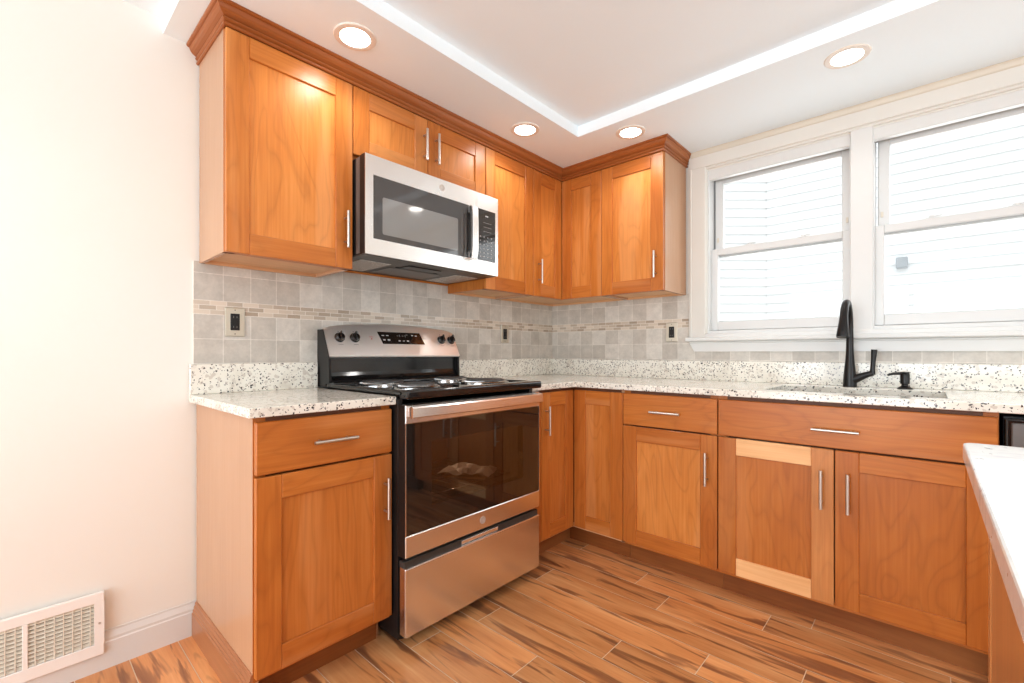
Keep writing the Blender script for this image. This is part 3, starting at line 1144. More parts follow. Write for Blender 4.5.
# sink
r = thing('kitchen_sink', 'undermount steel sink set in the countertop below the window', 'sink', ((SX0 + SX1) / 2, (SY0 + SY1) / 2, 0))
k = MB()
hx, hy = (SX1 - SX0) / 2 + 0.004, (SY1 - SY0) / 2 + 0.004


def rrect(hx, hy, r, z, n=5):
    out = []
    for cx, cy, a0 in ((hx - r, hy - r, 0), (-hx + r, hy - r, PI / 2), (-hx + r, -hy + r, PI), (hx - r, -hy + r, 1.5 * PI)):
        for i in range(n + 1):
            a = a0 + PI / 2 * i / n
            out.append((cx + r * math.cos(a), cy + r * math.sin(a), z))
    return out


k.rings([rrect(hx + 0.02, hy + 0.02, 0.03, 0.8845), rrect(hx, hy, 0.02, 0.8845), rrect(hx - 0.003, hy - 0.003, 0.02, 0.75),
         rrect(hx - 0.006, hy - 0.006, 0.03, 0.70), rrect(hx - 0.03, hy - 0.03, 0.03, 0.690), rrect(0.045, 0.045, 0.044, 0.686)], STEEL2, cap=False)
k.build('basin', r)
k = MB()
k.lathe([(0.046, 0.688), (0.044, 0.690), (0.036, 0.686), (0.010, 0.686), (0.008, 0.692), (0.0, 0.692)], CHROME, n=20, cap=False)
k.build('drain', r)

# faucet
FX, FY = 1.808, -0.090
r = thing('kitchen_faucet', 'matte black pull-down faucet with a side lever, behind the sink', 'faucet', (FX, FY, CT1))
k = MB()
k.lathe([(0.0275, 0.0), (0.0275, 0.004), (0.026, 0.02), (0.0245, 0.055), (0.021, 0.09), (0.0175, 0.125), (0.0155, 0.16), (0.0145, 0.20), (0.0140, 0.26)], BLACKM, n=24)
path = []
R_ = []
ang = math.radians(184)
dx, dy = math.cos(math.radians(-94)), math.sin(math.radians(-94))
rad = 0.068
for i in range(17):
    a = PI * 0.86 * i / 16
    h = rad - rad * math.cos(a)
    path.append((dx * h, dy * h, 0.255 + 0.120 * math.sin(a) + 0.012 * min(1, i / 6)))
    R_.append(0.0138 + 0.0022 * i / 16)
path = [(0, 0, 0.24)] + path
k.tube(path, [0.0140] + R_, BLACKM, 16)
k.build('spout', r)
pe = Vector(path[-1])
k = MB()
dirv = Vector((dx * 0.24, dy * 0.24, -1.0)).normalized()
pp = [pe - dirv * 0.004, pe + dirv * 0.005, pe + dirv * 0.05, pe + dirv * 0.088, pe + dirv * 0.094]
k.tube(pp, [0.0160, 0.0165, 0.0205, 0.0245, 0.0225], BLACKM, 20)
k.build('spray_head', r)
k = MB()
k.tube([(0.006, 0, 0.032), (0.030, -0.002, 0.042), (0.052, -0.004, 0.053), (0.070, -0.005, 0.061), (0.086, -0.006, 0.066)], [0.024, 0.0185, 0.0150, 0.0130, 0.0125], BLACKM, 16)
k.tube([(0.083, -0.006, 0.060), (0.084, -0.006, 0.085), (0.087, -0.006, 0.125), (0.090, -0.006, 0.173)], [0.0115, 0.0095, 0.0095, 0.0120], BLACKM, 14)
k.build('lever', r)
# soap dispenser
r = thing('soap_dispenser', 'small black countertop soap dispenser right of the faucet', 'soap dispenser', (2.003, -0.090, CT1))
k = MB()
k.lathe([(0.027, 0), (0.027, 0.003), (0.020, 0.008), (0.0125, 0.013), (0.0115, 0.020), (0.0165, 0.023), (0.017, 0.062), (0.0155, 0.066)], BLACKM, n=20)
k.build('base', r)
k = MB()
k.lathe([(0.0155, 0.0665), (0.0165, 0.070), (0.0150, 0.074)], BLACKM, n=20)
k.tube([(0.0, 0, 0.068), (-0.018, -0.008, 0.067), (-0.038, -0.020, 0.066), (-0.056, -0.032, 0.060)], [0.0075, 0.0065, 0.0055, 0.0045], BLACKM, 12)
k.build('nozzle', r)

# ------------------------------------------------------------------ range
RC = -1.4012
r = thing('kitchen_range', 'freestanding stainless range with coil burners between the countertops', 'range', (OFFA, RC, 0), A90)
RX = 0.7025 - OFFA       # door face depth
HW = 0.3805
rng = r
k = MB()
f = -(RX - 0.047)
t = 0.02
k.box(-HW, -HW + t, f, -0.02, 0.03, 0.905, BLACKP, 0.001)
k.box(HW - t, HW, f, -0.02, 0.03, 0.905, BLACKP, 0.001)
k.box(-HW + t, HW - t, -0.04, -0.02, 0.03, 0.905, BLACKP)
k.box(-HW + t, HW - t, f, -0.04, 0.03, 0.06, BLACKP)
k.box(-HW + t, HW - t, f, -0.04, 0.33, 0.345, BLACKP)
k.box(-HW + t, HW - t, f, -0.04, 0.86, 0.885, BLACKP)
for sx in (-1, 1):
    k.box(sx * (HW - 0.02) - 0.0 - (0.075 if sx > 0 else 0), sx * (HW - 0.02) + (0.075 if sx < 0 else 0), f, f + 0.02, 0.34, 0.88, BLACKP)
    for yy in (f + 0.05, -0.08):
        k.lathe([(0.016, 0.001), (0.016, 0.012), (0.008, 0.014), (0.008, 0.032)], BLACKP, (sx * 0.33, yy, 0), 12)
# oven cavity liner
CAV = plain('oven_cavity_enamel', (0.13, 0.09, 0.065), 0.35)
CX, CB, CZ0, CZ1 = 0.285, -0.12, 0.40, 0.82
k.box(-CX - 0.004, -CX, f, CB, CZ0, CZ1, CAV)
k.box(CX, CX + 0.004, f, CB, CZ0, CZ1, CAV)
k.box(-CX, CX, CB, CB + 0.004, CZ0, CZ1, CAV)
k.box(-CX, CX, f, CB, CZ0 - 0.004, CZ0, CAV)
k.box(-CX, CX, f, CB, CZ1, CZ1 + 0.004, CAV)
k.build('body', r)
# racks
for zz in (0.505, 0.450):
    k = MB()
    for i in range(13):
        xx = -0.265 + i * 0.53 / 12
        k.tube([(xx, f + 0.05, zz), (xx, -0.15, zz)], 0.0014, CHROME, 6)
    for yy in (f + 0.05, -0.28, -0.15):
        k.tube([(-0.275, yy, zz - 0.003), (0.275, yy, zz - 0.003)], 0.003, CHROME, 8)
    k.build('oven_rack', r)
# lamp added inside the oven so the packet shows through the glass
k = MB()
k.lathe([(0.018, 0.0), (0.018, -0.004), (0.012, -0.012), (0.0001, -0.016)], plain('added_oven_lamp_glow', (1, 0.9, 0.75), 0.4, emit=(1, 0.85, 0.62), es=1.0), (0.20, -0.16, 0.819), 16)
lb = k.build('added_oven_lamp', r)
l = bpy.data.lights.new('oven_fill_light', 'POINT')
l.energy = 1.4
l.color = (1.0, 0.88, 0.72)
l.shadow_soft_size = 0.015
o = bpy.data.objects.new('oven_fill_light', l)
o.location = (0.10, -0.30, 0.785)
C.objects.link(o)
o.parent = r
# oven door
DZ0, DZ1 = 0.337, 0.886
GZ0, GZ1 = 0.415, 0.818
dk = MB()
dk.box(-HW + 0.001, HW - 0.001, -RX, -RX + 0.043, DZ0, GZ0, STEEL, 0.003)
dk.box(-HW + 0.001, HW - 0.001, -RX, -RX + 0.043, GZ1, DZ1, STEEL, 0.003)
# black glass border around the window
dk.box(-HW + 0.003, -0.262, -RX + 0.003, -RX + 0.036, GZ0, GZ1, BLACKGLASS)
dk.box(0.262, HW - 0.003, -RX + 0.003, -RX + 0.036, GZ0, GZ1, BLACKGLASS)
dk.box(-0.262, 0.262, -RX + 0.003, -RX + 0.036, GZ0, 0.50, BLACKGLASS)
dk.box(-0.262, 0.262, -RX + 0.003, -RX + 0.036, 0.742, GZ1, BLACKGLASS)
dk.box(-HW + 0.001, -HW + 0.004, -RX + 0.0005, -RX + 0.043, GZ0, GZ1, STEEL)
dk.box(HW - 0.004, HW - 0.001, -RX + 0.0005, -RX + 0.043, GZ0, GZ1, STEEL)
dk.box(-HW - 0.0002, -HW + 0.0009, -RX + 0.004, -RX + 0.043, DZ0, DZ1, BLACKP)
door = dk.build('oven_door', r)
k = MB()
k.box(-0.262, 0.262, -RX + 0.0032, -RX + 0.006, 0.50, 0.742, OVENGLASS)
k.build('window_glass', door)
# vent slots on top edge of the door
k = MB()
for a, b in ((-0.255, -0.175), (-0.145, 0.0), (0.035, 0.18), (0.205, 0.255)):
    k.box(a, b, -RX + 0.016, -RX + 0.028, DZ1 - 0.001, DZ1 + 0.0006, BLACKP)
k.build('vent_slot', door)
# handle: flat bowed bar
k = MB()
n = 20
rings = []
for i in range(n + 1):
    u = -1 + 2 * i / n
    xx = u * (HW - 0.012)
    bow = 0.012 * (1 - u * u)
    ya = -RX - 0.030 - bow
    zc_ = 0.861
    rings.append([(xx, ya + 0.004, zc_ - 0.021), (xx, ya, zc_ - 0.017), (xx, ya, zc_ + 0.015), (xx, ya + 0.005, zc_ + 0.020), (xx, ya + 0.018, zc_ + 0.020), (xx, ya + 0.018, zc_ - 0.021)])
k.rings(rings, STEEL2, smooth=False)
for sx in (-1, 1):
    k.box(sx * (HW - 0.024) - 0.012, sx * (HW - 0.024) + 0.012, -RX - 0.020, -RX + 0.001, 0.842, 0.880, STEEL2, 0.003)
k.build('handle', door)
# round maker's badge
def badge(parent, x, yf, z, rad):
    k = MB()
    k.lathe([(rad, 0.0005), (rad, -0.0012), (rad * 0.93, -0.0018), (rad * 0.86, -0.0012), (0.0001, -0.0012)], BADGEM, (x, yf, z), 28, 'y')
    b = k.build('badge', parent)
    M = Matrix.Translation((x, yf - 0.0013, z)) @ Matrix.Rotation(PI / 2, 4, 'X') @ Matrix.Shear('XZ', 4, (0, 0)) if False else Matrix.Translation((x, yf - 0.0013, z)) @ Matrix.Rotation(PI / 2, 4, 'X')
    text_mesh('GE', rad * 0.95, BADGEL, 'emblem', b, M)
    return b


badge(door, 0.002, -RX, 0.375, 0.0155)
# storage drawer
k = MB()
k.box(-HW + 0.001, HW - 0.001, -RX, -RX + 0.040, 0.052, 0.300, STEEL, 0.005, seg=2)
k.box(-HW + 0.001, HW - 0.001, -RX + 0.012, -RX + 0.040, 0.298, 0.322, DGREY, 0.002)
dr = k.build('drawer', r)
k = MB()
k.box(-0.105, 0.105, -RX + 0.0105, -RX + 0.0118, 0.302, 0.316, STEEL2, 0.0005)
k.build('grip', dr)
# cooktop
k = MB()
cf = -(0.716 - OFFA)
CTZ = 0.937
# raised rim
k.box(-HW - 0.0005, HW + 0.0005, cf, cf + 0.055, 0.9055, CTZ + 0.002, BLACKE, 0.008, seg=3)
k.box(-HW - 0.0005, -HW + 0.022, cf + 0.03, -0.09, 0.9155, CTZ + 0.001, BLACKE, 0.006, seg=2)
k.box(HW - 0.022, HW + 0.0005, cf + 0.03, -0.09, 0.9155, CTZ + 0.001, BLACKE, 0.006, seg=2)
k.box(-HW + 0.006, HW - 0.006, cf + 0.02, -0.09, 0.9055, CTZ - 0.006, BLACKE, 0.001)
k.box(-HW, HW, -0.16, -0.075, 0.9155, CTZ + 0.008, BLACKE, 0.010, seg=3)
ct = k.build('cooktop', r)


def burner(parent, x, y, rad):
    k = MB()
    z = CTZ - 0.006
    k.lathe([(rad + 0.022, 0.0), (rad + 0.022, 0.006), (rad + 0.014, 0.009), (rad + 0.006, 0.006), (rad * 0.5, 0.001), (0.004, 0.001)], CHROME, (x, y, z), 36)
    pan = k.build('drip_pan', parent)
    k = MB()
    turns = 4 if rad < 0.085 else 5
    path = []
    nn = turns * 26
    for i in range(nn + 1):
        a = 2 * PI * turns * i / nn
        rr = 0.016 + (rad - 0.018) * i / nn
        path.append((x + rr * math.cos(a), y + rr * math.sin(a), z + 0.014))
    k.tube(path, 0.0040, COIL, 8)
    for j in range(3):
        a = j * 2 * PI / 3 + 0.5
        k.box(0.0, rad, -0.0012, 0.0012, -0.005, 0.002, CHROME, M=Matrix.Translation((x, y, z + 0.0085)) @ Matrix.Rotation(a, 4, 'Z'))
    k.build('coil', pan)


burner(ct, -0.195, -0.245, 0.095)
burner(ct, -0.195, -0.505, 0.075)
burner(ct, 0.195, -0.245, 0.075)
burner(ct, 0.195, -0.505, 0.095)
# backguard: black lower part
k = MB()
bp = [(-0.02, 0.925), (-0.125, 0.925), (-0.122, 0.945), (-0.108, 0.955), (-0.098, 0.968), (-0.092, 0.985), (-0.090, 1.050), (-0.02, 1.050)]
k.prism([(-HW + 0.012, y_, z_) for y_, z_ in bp], (2 * HW - 0.024, 0, 0), BLACKE, smooth=False)
for sx in (-1, 1):
    a = -HW if sx < 0 else HW - 0.012
    k.prism([(a, -0.005, 0.92), (a, -0.112, 0.92), (a, -0.116, 0.95), (a, -0.112, 1.050), (a, -0.005, 1.050)], (0.012, 0, 0), BLACKP)
    a = -HW - 0.0005 if sx < 0 else HW - 0.0015
    k.prism([(a, -0.005, 1.048), (a, -0.116, 1.048), (a, -0.1175, 1.056), (a, -0.061, 1.179), (a, -0.005, 1.179)], (0.002, 0, 0), BLACKP)
k.build('backguard', r)
# control panel: sloped stainless face with an arched top
k = MB()
n = 24
zb, zt = 1.056, 1.190
yb_, yt_ = -0.118, -0.058


def top_z(u):
    base = zt + 0.026 * (1 - u * u)
    e = max(0.0, abs(u) - 0.955) / 0.045
    return base - 0.012 * e * e


fr_, bk_, fl_ = [], [], []
ringsP = []
for i in range(n + 1):
    u = -1 + 2 * i / n
    if abs(u) == 1:
        pass
    xx = u * (HW - 0.002)
    tz = top_z(u)
    sl = (yt_ - yb_) / (zt - zb)
    yt = yb_ + sl * (tz - zb)
    ringsP.append([(xx, yb_ + 0.012, zb - 0.006), (xx, yb_, zb - 0.003), (xx, yb_ - 0.001, zb + 0.003), (xx, yt - 0.001, tz - 0.004), (xx, yt + 0.004, tz), (xx, -0.006, tz), (xx, -0.006, zb - 0.006)])
k.rings(ringsP, STEELP, smooth=False)
tilt = math.atan2(yt_ - yb_, zt - zb)     # slope angle from vertical
# frame on the sloped face: origin at its bottom centre
MF = Matrix.Translation((0, yb_ - 0.001, zb)) @ Matrix.Rotation(-tilt, 4, 'X')
for x_ in (-0.313, -0.238, 0.276, 0.345):
    k.box(x_ - 0.004, x_ + 0.004, -0.0006, 0.0, 0.125, 0.128, GREYMARK, M=MF)
    k.box(x_ - 0.012, x_ + 0.012, -0.0006, 0.0, 0.060, 0.0615, GREYMARK, M=MF)
k.box(-0.1530, -0.1475, -0.0006, 0.0, 0.0895, 0.0945, REDMARK, M=MF)
k.box(-0.160, -0.140, -0.0006, 0.0, 0.102, 0.1035, REDMARK, M=MF)
cpn = k.build('control_panel', r)

def knob(x, s, ang):
    k = MB()
    k.lathe([(0.0235, 0.0), (0.0235, -0.004), (0.0200, -0.007), (0.0185, -0.018), (0.0165, -0.020), (0.0001, -0.020)], BLACKE, n=28, axis='y')
    k.box(-0.0055, 0.0055, -0.031, -0.018, -0.018, 0.022, BLACKE, 0.003, seg=2, M=Matrix.Rotation(ang, 4, 'Y'))
    k.box(-0.001, 0.001, -0.0315, -0.0305, 0.008, 0.020, WHITEMARK, 0, M=Matrix.Rotation(ang, 4, 'Y'))
    o = k.build('knob', cpn)
    o.matrix_local = MF @ Matrix.Translation((x, 0, s))
    return o


for x_, a_ in ((-0.313, 0.15), (-0.238, 0.0), (0.276, 0.25), (0.345, 0.2)):
    knob(x_, 0.095, a_)
# display glass with its marks
k = MB()
k.prism([(-0.112, -0.0012, 0.132), (-0.094, -0.0012, 0.066), (0.158, -0.0012, 0.066), (0.140, -0.0012, 0.132)], (0, 0.002, 0), BLACKGLASS)
for x_, z_, w_, h_ in ((-0.085, 0.112, 0.014, 0.004), (-0.060, 0.112, 0.014, 0.004), (-0.082, 0.088, 0.012, 0.007), (-0.056, 0.088, 0.014, 0.007),
                       (0.005, 0.084, 0.012, 0.005), (0.030, 0.084, 0.012, 0.003), (0.055, 0.084, 0.012, 0.006), (0.090, 0.116, 0.012, 0.005), (0.112, 0.114, 0.012, 0.005),
                       (0.0, 0.112, 0.008, 0.002), (0.012, 0.112, 0.002, 0.012), (0.03, 0.112, 0.010, 0.002), (0.045, 0.112, 0.002, 0.012), (0.055, 0.118, 0.012, 0.002)):
    k.box(x_ - w_ / 2, x_ + w_ / 2, -0.0019, -0.0012, z_ - h_ / 2, z_ + h_ / 2, WHITEMARK if abs(x_ - 0.03) > 0.035 or z_ < 0.1 else GREYMARK)
ds = k.build('display', cpn)
ds.matrix_local = MF
# packet lying inside the oven on the rack
k = MB()
random.seed(5)
n = 9
grid = [[k.bm.verts.new((-0.12 + 0.24 * i / n, -0.08 + 0.16 * j / 6, 0.012 + 0.030 * random.random() * (1 if 0 < i < n else 0.3))) for j in range(7)] for i in range(n + 1)]
fs = [k.bm.faces.new((grid[i][j], grid[i + 1][j], grid[i + 1][j + 1], grid[i][j + 1])) for i in range(n) for j in range(6)]
k._fin(fs, PAPER, (0, 0.5, 0))
k.box(-0.10, 0.10, -0.065, 0.065, 0.001, 0.009, CARD, 0.001)
o = k.build('manual_packet', None, (0.50, -1.30, 0.5075))
o.rotation_euler = (0, 0, 0.5)
tag(o, 'crumpled bag of papers lying on the oven rack behind the glass', 'packet')

# ------------------------------------------------------------------ microwave
MC = -1.3936
r = thing('microwave', 'stainless over-the-range microwave under the short wall cabinet', 'microwave', (OFFA, MC, 0), A90)
mic = r
MX = 0.4167 - OFFA
MH = 0.3805
MZ0, MZ1 = 1.4716, 1.8735
k = MB()
k.box(-MH + 0.003, MH - 0.003, -(MX - 0.045), -0.001, MZ0 + 0.004, MZ1 - 0.001, BLACKP, 0.002)
k.box(-MH + 0.0015, -MH + 0.004, -(MX - 0.075), -(MX - 0.045), MZ0 + 0.006, MZ1 - 0.004, GREYM, 0)
k.build('body', r)
k = MB()
k.box(-MH + 0.004, MH - 0.004, -(MX - 0.012), -0.012, MZ0 - 0.002, MZ0 + 0.0035, DGREY, 0.001)
un = k.build('underside', r)
for a, b in ((-0.335, -0.185), (0.195, 0.345)):
    k = MB()
    k.box(a, b, -0.290, -0.040, MZ0 - 0.0045, MZ0 - 0.0019, FILTER)
    k.build('filter', un)
k = MB()
k.box(-0.15, 0.15, -0.225, -0.055, MZ0 - 0.004, MZ0 - 0.0019, GREYM, 0.001)
k.box(-0.115, 0.075, -0.325, -0.255, MZ0 - 0.006, MZ0 - 0.0019, BLACKP, 0.002)
k.box(-0.13, 0.11, -0.248, -0.238, MZ0 - 0.005, MZ0 - 0.0019, BLACKP, 0.001)
k.build('light_panel', un)
k = MB()
k.box(-MH + 0.006, MH - 0.006, -0.0115, -0.0005, MZ0 - 0.012, MZ0 - 0.0022, W[0], 0.001, bd(0.5))
k.build('mounting_strip', r)
# door
SE = -1.162 - MC      # seam
k = MB()
gx0, gx1 = -1.738 - MC, -1.205 - MC
gz0, gz1 = 1.537, 1.795
F = -MX
k.box(-MH, SE - 0.001, F, F + 0.040, MZ0, gz0, STEEL2, 0)
k.box(-MH, SE - 0.001, F, F + 0.040, gz1, MZ1, STEEL2, 0)
k.box(-MH, gx0, F, F + 0.040, gz0, gz1, STEEL2, 0)
k.box(gx1, SE - 0.001, F, F + 0.040, gz0, gz1, STEEL2, 0)
k.box(-MH - 0.0006, -MH, F + 0.004, F + 0.040, MZ0, MZ1, BLACKP)
md = k.build('door', r)
k = MB()
k.prism([(x_, F + 0.0008, z_) for x_, _, z_ in [(gx0 + (gx1 - gx0) / 2 + p[0], 0, (gz0 + gz1) / 2 + p[1]) for p in rrect((gx1 - gx0) / 2 + 0.002, (gz1 - gz0) / 2 + 0.001, 0.010, 0)]], (0, 0.01, 0), MICROGLASS)
wi = k.build('window_glass', md)
k = MB()
k.prism([(x_, F + 0.0004, z_) for x_, z_ in [(-1.4905 - MC + p[0], 1.6375 + p[1]) for p in rrect(0.2045, 0.0765, 0.008, 0)]], (0, 0.0006, 0), MICROSCREEN)
k.build('inner_screen', wi)
badge(md, -1.384 - MC, F, 1.836, 0.0145)
# vertical bowed handle
k = MB()
rings = []
for i in range(17):
    u = -1 + 2 * i / 16
    zz = 1.660 + u * 0.130
    bow = 0.010 * (1 - u ** 4)
    ya = F - 0.034 - bow
    xx = -1.209 - MC
    rings.append([(xx - 0.019, ya + 0.003, zz), (xx - 0.016, ya, zz), (xx + 0.016, ya, zz), (xx + 0.019, ya + 0.003, zz), (xx + 0.019, ya + 0.016, zz), (xx - 0.019, ya + 0.016, zz)])
k.rings(rings, STEEL2, smooth=False)
xx = -1.209 - MC
for sz in (-1, 1):
    k.box(xx - 0.019, xx + 0.019, F - 0.034, F + 0.001, 1.660 + sz * 0.110 - 0.019, 1.660 + sz * 0.110 + 0.019, STEEL2, 0.004)
k.box(xx - 0.020, xx + 0.012, F - 0.0015, F + 0.0007, 1.550, 1.775, BLACKP)
k.build('handle', md)
# control side
k = MB()
k.box(SE + 0.001, MH, F, F + 0.040, MZ0, MZ1, STEEL2, 0)
cs = k.build('control_panel', r)
k = MB()
px0, px1, pz0, pz1 = -1.158 - MC, -1.033 - MC, 1.538, 1.796
k.box(px0, px1, F - 0.0008, F + 0.001, pz0, pz1, BLACKGLASS)
k.box(-1.105 - MC, -1.085 - MC, F - 0.0013, F - 0.0008, 1.762, 1.768, WHITEMARK)
for i in range(3):
    k.box(-1.118 - MC, -1.062 - MC, F - 0.0013, F - 0.0008, 1.730 - 0.022 * i, 1.7315 - 0.022 * i, GREYMARK)
for i in range(6):
    for j in range(4):
        x_ = -1.140 - MC + 0.026 * j
        z_ = 1.658 - 0.020 * i
        k.box(x_ - 0.003, x_ + 0.003, F - 0.0013, F - 0.0008, z_ - 0.002, z_ + 0.002, WHITEMARK)
kp = k.build('keypad', cs)

# ------------------------------------------------------------------ dishwasher
r = thing('dishwasher', 'black and grey dishwasher at the right end under the sink counter', 'dishwasher', (2.555, -OFFA, 0))
k = MB()
k.box(-0.300, 0.300, -0.585, -0.02, 0.005, 0.872, BLACKP, 0.002)
k.build('body', r)
k = MB()
k.box(-0.298, 0.298, -0.622, -0.586, 0.115, 0.868, BLACKE, 0.006, seg=2)
k.box(-0.285, 0.285, -0.626, -0.620, 0.735, 0.856, GREYM, 0.004)
k.box(-0.285, 0.285, -0.626, -0.620, 0.13, 0.715, DGREY, 0.004)
dd = k.build('door', r)
k = MB()
k.tube([(-0.24, -0.655, 0.70), (0.24, -0.655, 0.70)], 0.011, PULL, 14)
for sx in (-0.22, 0.22):
    k.tube([(sx, -0.625, 0.70), (sx, -0.655, 0.70)], 0.007, PULL, 10)
k.build('handle', dd)

# ------------------------------------------------------------------ island
IY1 = -1.585
r = thing('island_countertop', 'pale veined stone island countertop in the right foreground', 'countertop', (2.6, -2.9, 0))
k = MB()
k.prism([(2.1235 + 0.49 + p[0] - 2.6, (IY1 - 1.25) + p[1] + 2.9, CT0) for p in rrect(0.49, 1.25, 0.018, 0, 4)], (0, 0, CT1 - CT0), GRANI)
o = k.build('slab', r)
bv = o.modifiers.new('eased_edge', 'BEVEL')
bv.width = 0.003
bv.segments = 2
bv.limit_method = 'ANGLE'
bv.angle_limit = math.radians(40)
FI = 2.150
r = thing('island_cabinet', 'wooden island base under the pale countertop in the right foreground', 'cabinet', (2.45, -2.80, 0), -A90)
k = MB()
k.box(-1.128, 1.15, -0.285, 0.30, 0.10, 0.8855, WI[2], 0.001, bd(0.45))
k.box(-1.10, 1.12, -0.23, 0.26, 0.0, 0.10, WI[0], 0, bd(0.3))
k.build('body', r)
k = MB()
k.box(-1.130, -1.098, -0.300, -0.2852, 0.0, 0.8855, WI[2], 0.0015, bd(0.55))
k.build('corner_stile', r)
for n_ in range(3):
    a = -1.094 + n_ * 0.748
    k = MB()
    k.box(a, a + 0.744, -0.299, -0.2852, 0.0, 0.8855, WI[2], 0.0015, bd(0.5))
    k.build('side_panel', r)

# ------------------------------------------------------------------ outlets


def outlet(label, loc, rz):
    r = thing('wall_outlet', label, 'outlet', loc, rz)
    k = MB()
    k.box(-0.036, 0.036, -0.006, -0.0005, -0.058, 0.058, PLATE, 0.0025, seg=2)
    k.box(-0.002, 0.002, -0.0065, -0.0055, 0.046, 0.050, DGREY)
    k.box(-0.002, 0.002, -0.0065, -0.0055, -0.050, -0.046, DGREY)
    pl = k.build('cover_plate', r)
    k = MB()
    k.box(-0.0165, 0.0165, -0.009, -0.005, -0.0335, 0.0335, BLACKP, 0.001)
    for z_ in (0.020, -0.020):
        for x_ in (-0.006, 0.006):
            k.box(x_ - 0.0012, x_ + 0.0012, -0.0096, -0.0088, z_ - 0.004, z_ + 0.004, GREYM)
    k.build('receptacle', r)
    return r


outlet('outlet in a metal plate left of the range', (0.0085, -2.118, 1.197), A90)
outlet('outlet in a metal plate between the range and the corner', (0.0085, -0.529, 1.196), A90)
outlet('outlet in a metal plate just left of the window casing', (0.922, -0.0085, 1.198), 0)

# ------------------------------------------------------------------ return air vent
r = thing('air_vent', 'white metal return air grille low on the cream wall', 'vent', (0.013, -2.697, 0.0), A90)
VX0, VX1 = -0.186, 0.183
VZ0, VZ1 = 0.060, 0.270
ox0, ox1, oz0, oz1 = -0.158, 0.158, 0.100, 0.236
VENTW = plain('vent_white_paint', (0.84, 0.82, 0.79), 0.35)
VENTB = plain('vent_grey_louver', (0.74, 0.70, 0.60), 0.4)
k = MB()
k.box(VX0, VX1, -0.012, 0.0, oz1, VZ1, VENTW, 0.002)
k.box(VX0, VX1, -0.012, 0.0, VZ0, oz0, VENTW, 0.002)
k.box(VX0, ox0, -0.0119, 0.0, oz0 - 0.002, oz1 + 0.002, VENTW)
k.box(ox1, VX1, -0.0119, 0.0, oz0 - 0.002, oz1 + 0.002, VENTW)
k.box(-0.006, 0.006, -0.012, -0.001, oz0 - 0.001, oz1 + 0.001, VENTW, 0.001)
k.lathe([(0.0035, -0.011), (0.0035, -0.0135), (0.001, -0.014)], PULL, (0.171, 0, 0.168), 10, 'y')
k.build('frame', r)
k = MB()
k.box(ox0, ox1, -0.0008, 0.0, oz0, oz1, plain('vent_dark_cavity', (0.04, 0.04, 0.035), 0.8))
k.build('cavity', r)
k = MB()
i = 0
x_ = ox0 + 0.0105
while x_ < ox1 - 0.004:
    if abs(x_) > 0.010:
        k.box(x_ - 0.0013, x_ + 0.0013, -0.0112, -0.0090, oz0, oz1, VENTB)
    x_ += 0.0211
k.build('vertical_blades', r)
k = MB()
z_ = oz0 + 0.006
while z_ < oz1:
    k.box(ox0, ox1, -0.0056, 0.0056, -0.0004, 0.0004, VENTB, M=Matrix.Translation((0, -0.0050, z_)) @ Matrix.Rotation(0.75, 4, 'X'))
    z_ += 0.0125
k.build('louvers', r)

# ------------------------------------------------------------------ recessed lights


def downlight(x, y, z, label, power=4.0, group='recessed ceiling lights'):
    r = thing('recessed_light', label, 'ceiling light', (x, y, z), 0, group)
    k = MB()
    k.lathe([(0.054, -0.0005), (0.054, -0.004), (0.060, -0.006), (0.074, -0.004), (0.077, -0.0005)], LAMPRING, n=36, cap=False)
    k.build('trim_ring', r)
    k = MB()
    k.lathe([(0.0545, -0.0004), (0.0545, -0.0030), (0.0001, -0.0030)], LAMPGLOW, n=36, cap=False)
    k.build('lens', r)
    l = bpy.data.lights.new('lamp_light', 'SPOT')
    l.energy = power
    l.spot_size = math.radians(150)
    l.spot_blend = 0.6
    l.shadow_soft_size = 0.05
    l.color = (1.0, 0.98, 0.95)
    o = bpy.data.objects.new('lamp_light', l)
    o.location = (0, 0, -0.015)
    C.objects.link(o)
    o.parent = r
    return r


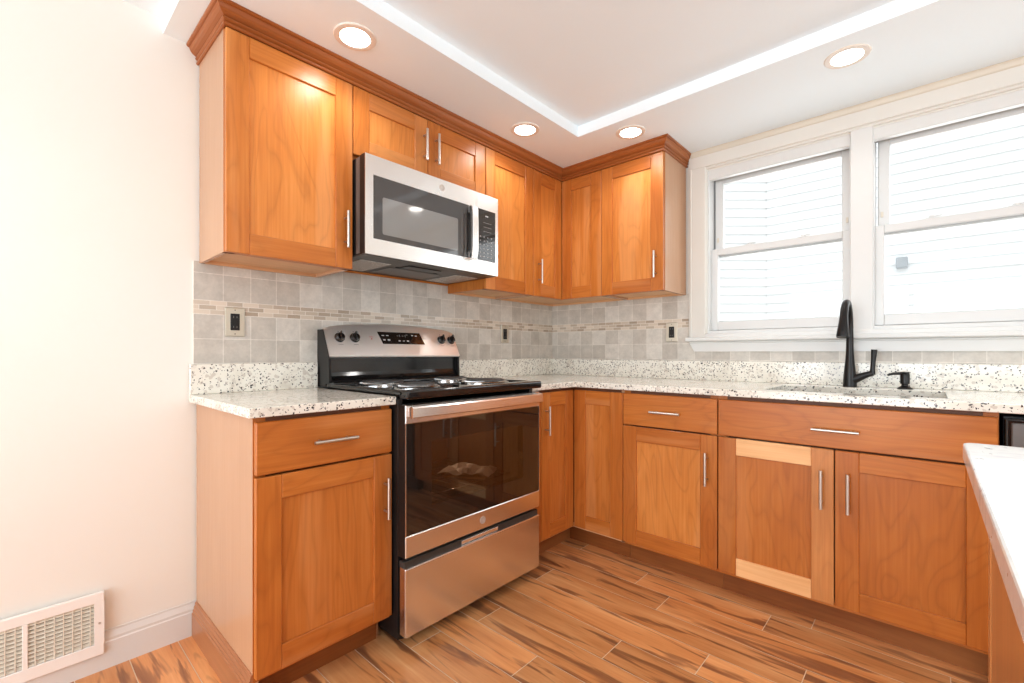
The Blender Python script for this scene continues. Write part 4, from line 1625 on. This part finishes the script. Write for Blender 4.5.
downlight(0.505, -1.866, ZC, 'recessed ceiling light above the left end of the wall cabinets', 6)
downlight(0.512, -0.907, ZC, 'recessed ceiling light above the right side of the microwave', 6)
downlight(0.909, -0.509, ZC, 'recessed ceiling light beside the inner ceiling corner, over the sink-wall cabinets', 6)
downlight(1.841, -0.500, ZC, 'recessed ceiling light in front of the windows', 4.5)
for i, (x_, y_, n_) in enumerate(((3.2, -1.9, 'over the island end near the sink'), (3.2, -3.6, 'over the island end away from the sink'),
                                  (1.0, -3.4, 'over the floor left of the island'), (4.5, -1.8, 'at the right of the room near the sink wall'), (4.0, -4.0, 'at the right of the room far from the sink wall'))):
    downlight(x_, y_, ZU, 'added unseen ceiling light ' + n_, 16)  # lamps out of view, added to brighten the room

# ------------------------------------------------------------------ outside: neighbouring house with clapboards
r = thing('neighbor_house', 'white clapboard house wall seen through both windows', 'building', (0.66, 3.3, 0))
k = MB()
pitch = 0.102
cnr = Vector((0, 0, 0))
legs = [(Vector((0, 0, 0)), Vector((9, 0, 0))), (Vector((-2.3, -2.1, 0)), Vector((0, 0, 0)))]
for a, b in legs:
    d_ = (b - a).normalized()
    nrm = Vector((d_.y, -d_.x, 0))
    for i in range(60):
        z0_ = -1 + pitch * i
        p0, p1 = a + nrm * 0.026, b + nrm * 0.026
        q0, q1 = a + nrm * 0.004, b + nrm * 0.004
        v = [k.bm.verts.new(p) for p in ((p0.x, p0.y, z0_), (p1.x, p1.y, z0_), (q1.x, q1.y, z0_ + pitch), (q0.x, q0.y, z0_ + pitch))]
        w = [k.bm.verts.new(p) for p in ((q0.x, q0.y, z0_), (q1.x, q1.y, z0_), (p1.x, p1.y, z0_), (p0.x, p0.y, z0_))]
        k._fin([k.bm.faces.new(v), k.bm.faces.new(w)], SIDING, (0, 0.5, 0))
k.box(0, 9, 0.03, 0.2, -1, 5.2, SIDING)
k.prism([(0, 0.03, -1), (-2.3, -2.07, -1), (-2.4, -1.9, -1), (0, 0.3, -1)], (0, 0, 6.2), SIDING)
k.build('siding', r)
k = MB()
k.box(1.18, 1.27, -0.09, 0.0, 1.915, 2.02, plain('grey_meter_box', (0.36, 0.38, 0.40), 0.5), 0.006)
k.build('utility_box', r)
mb = MB()
mb.box(-6, 12, 0.14, 3.3, -1.1, -0.9, OUTGROUND)
struct(mb, 'trim_6', 'ground strip between the houses')
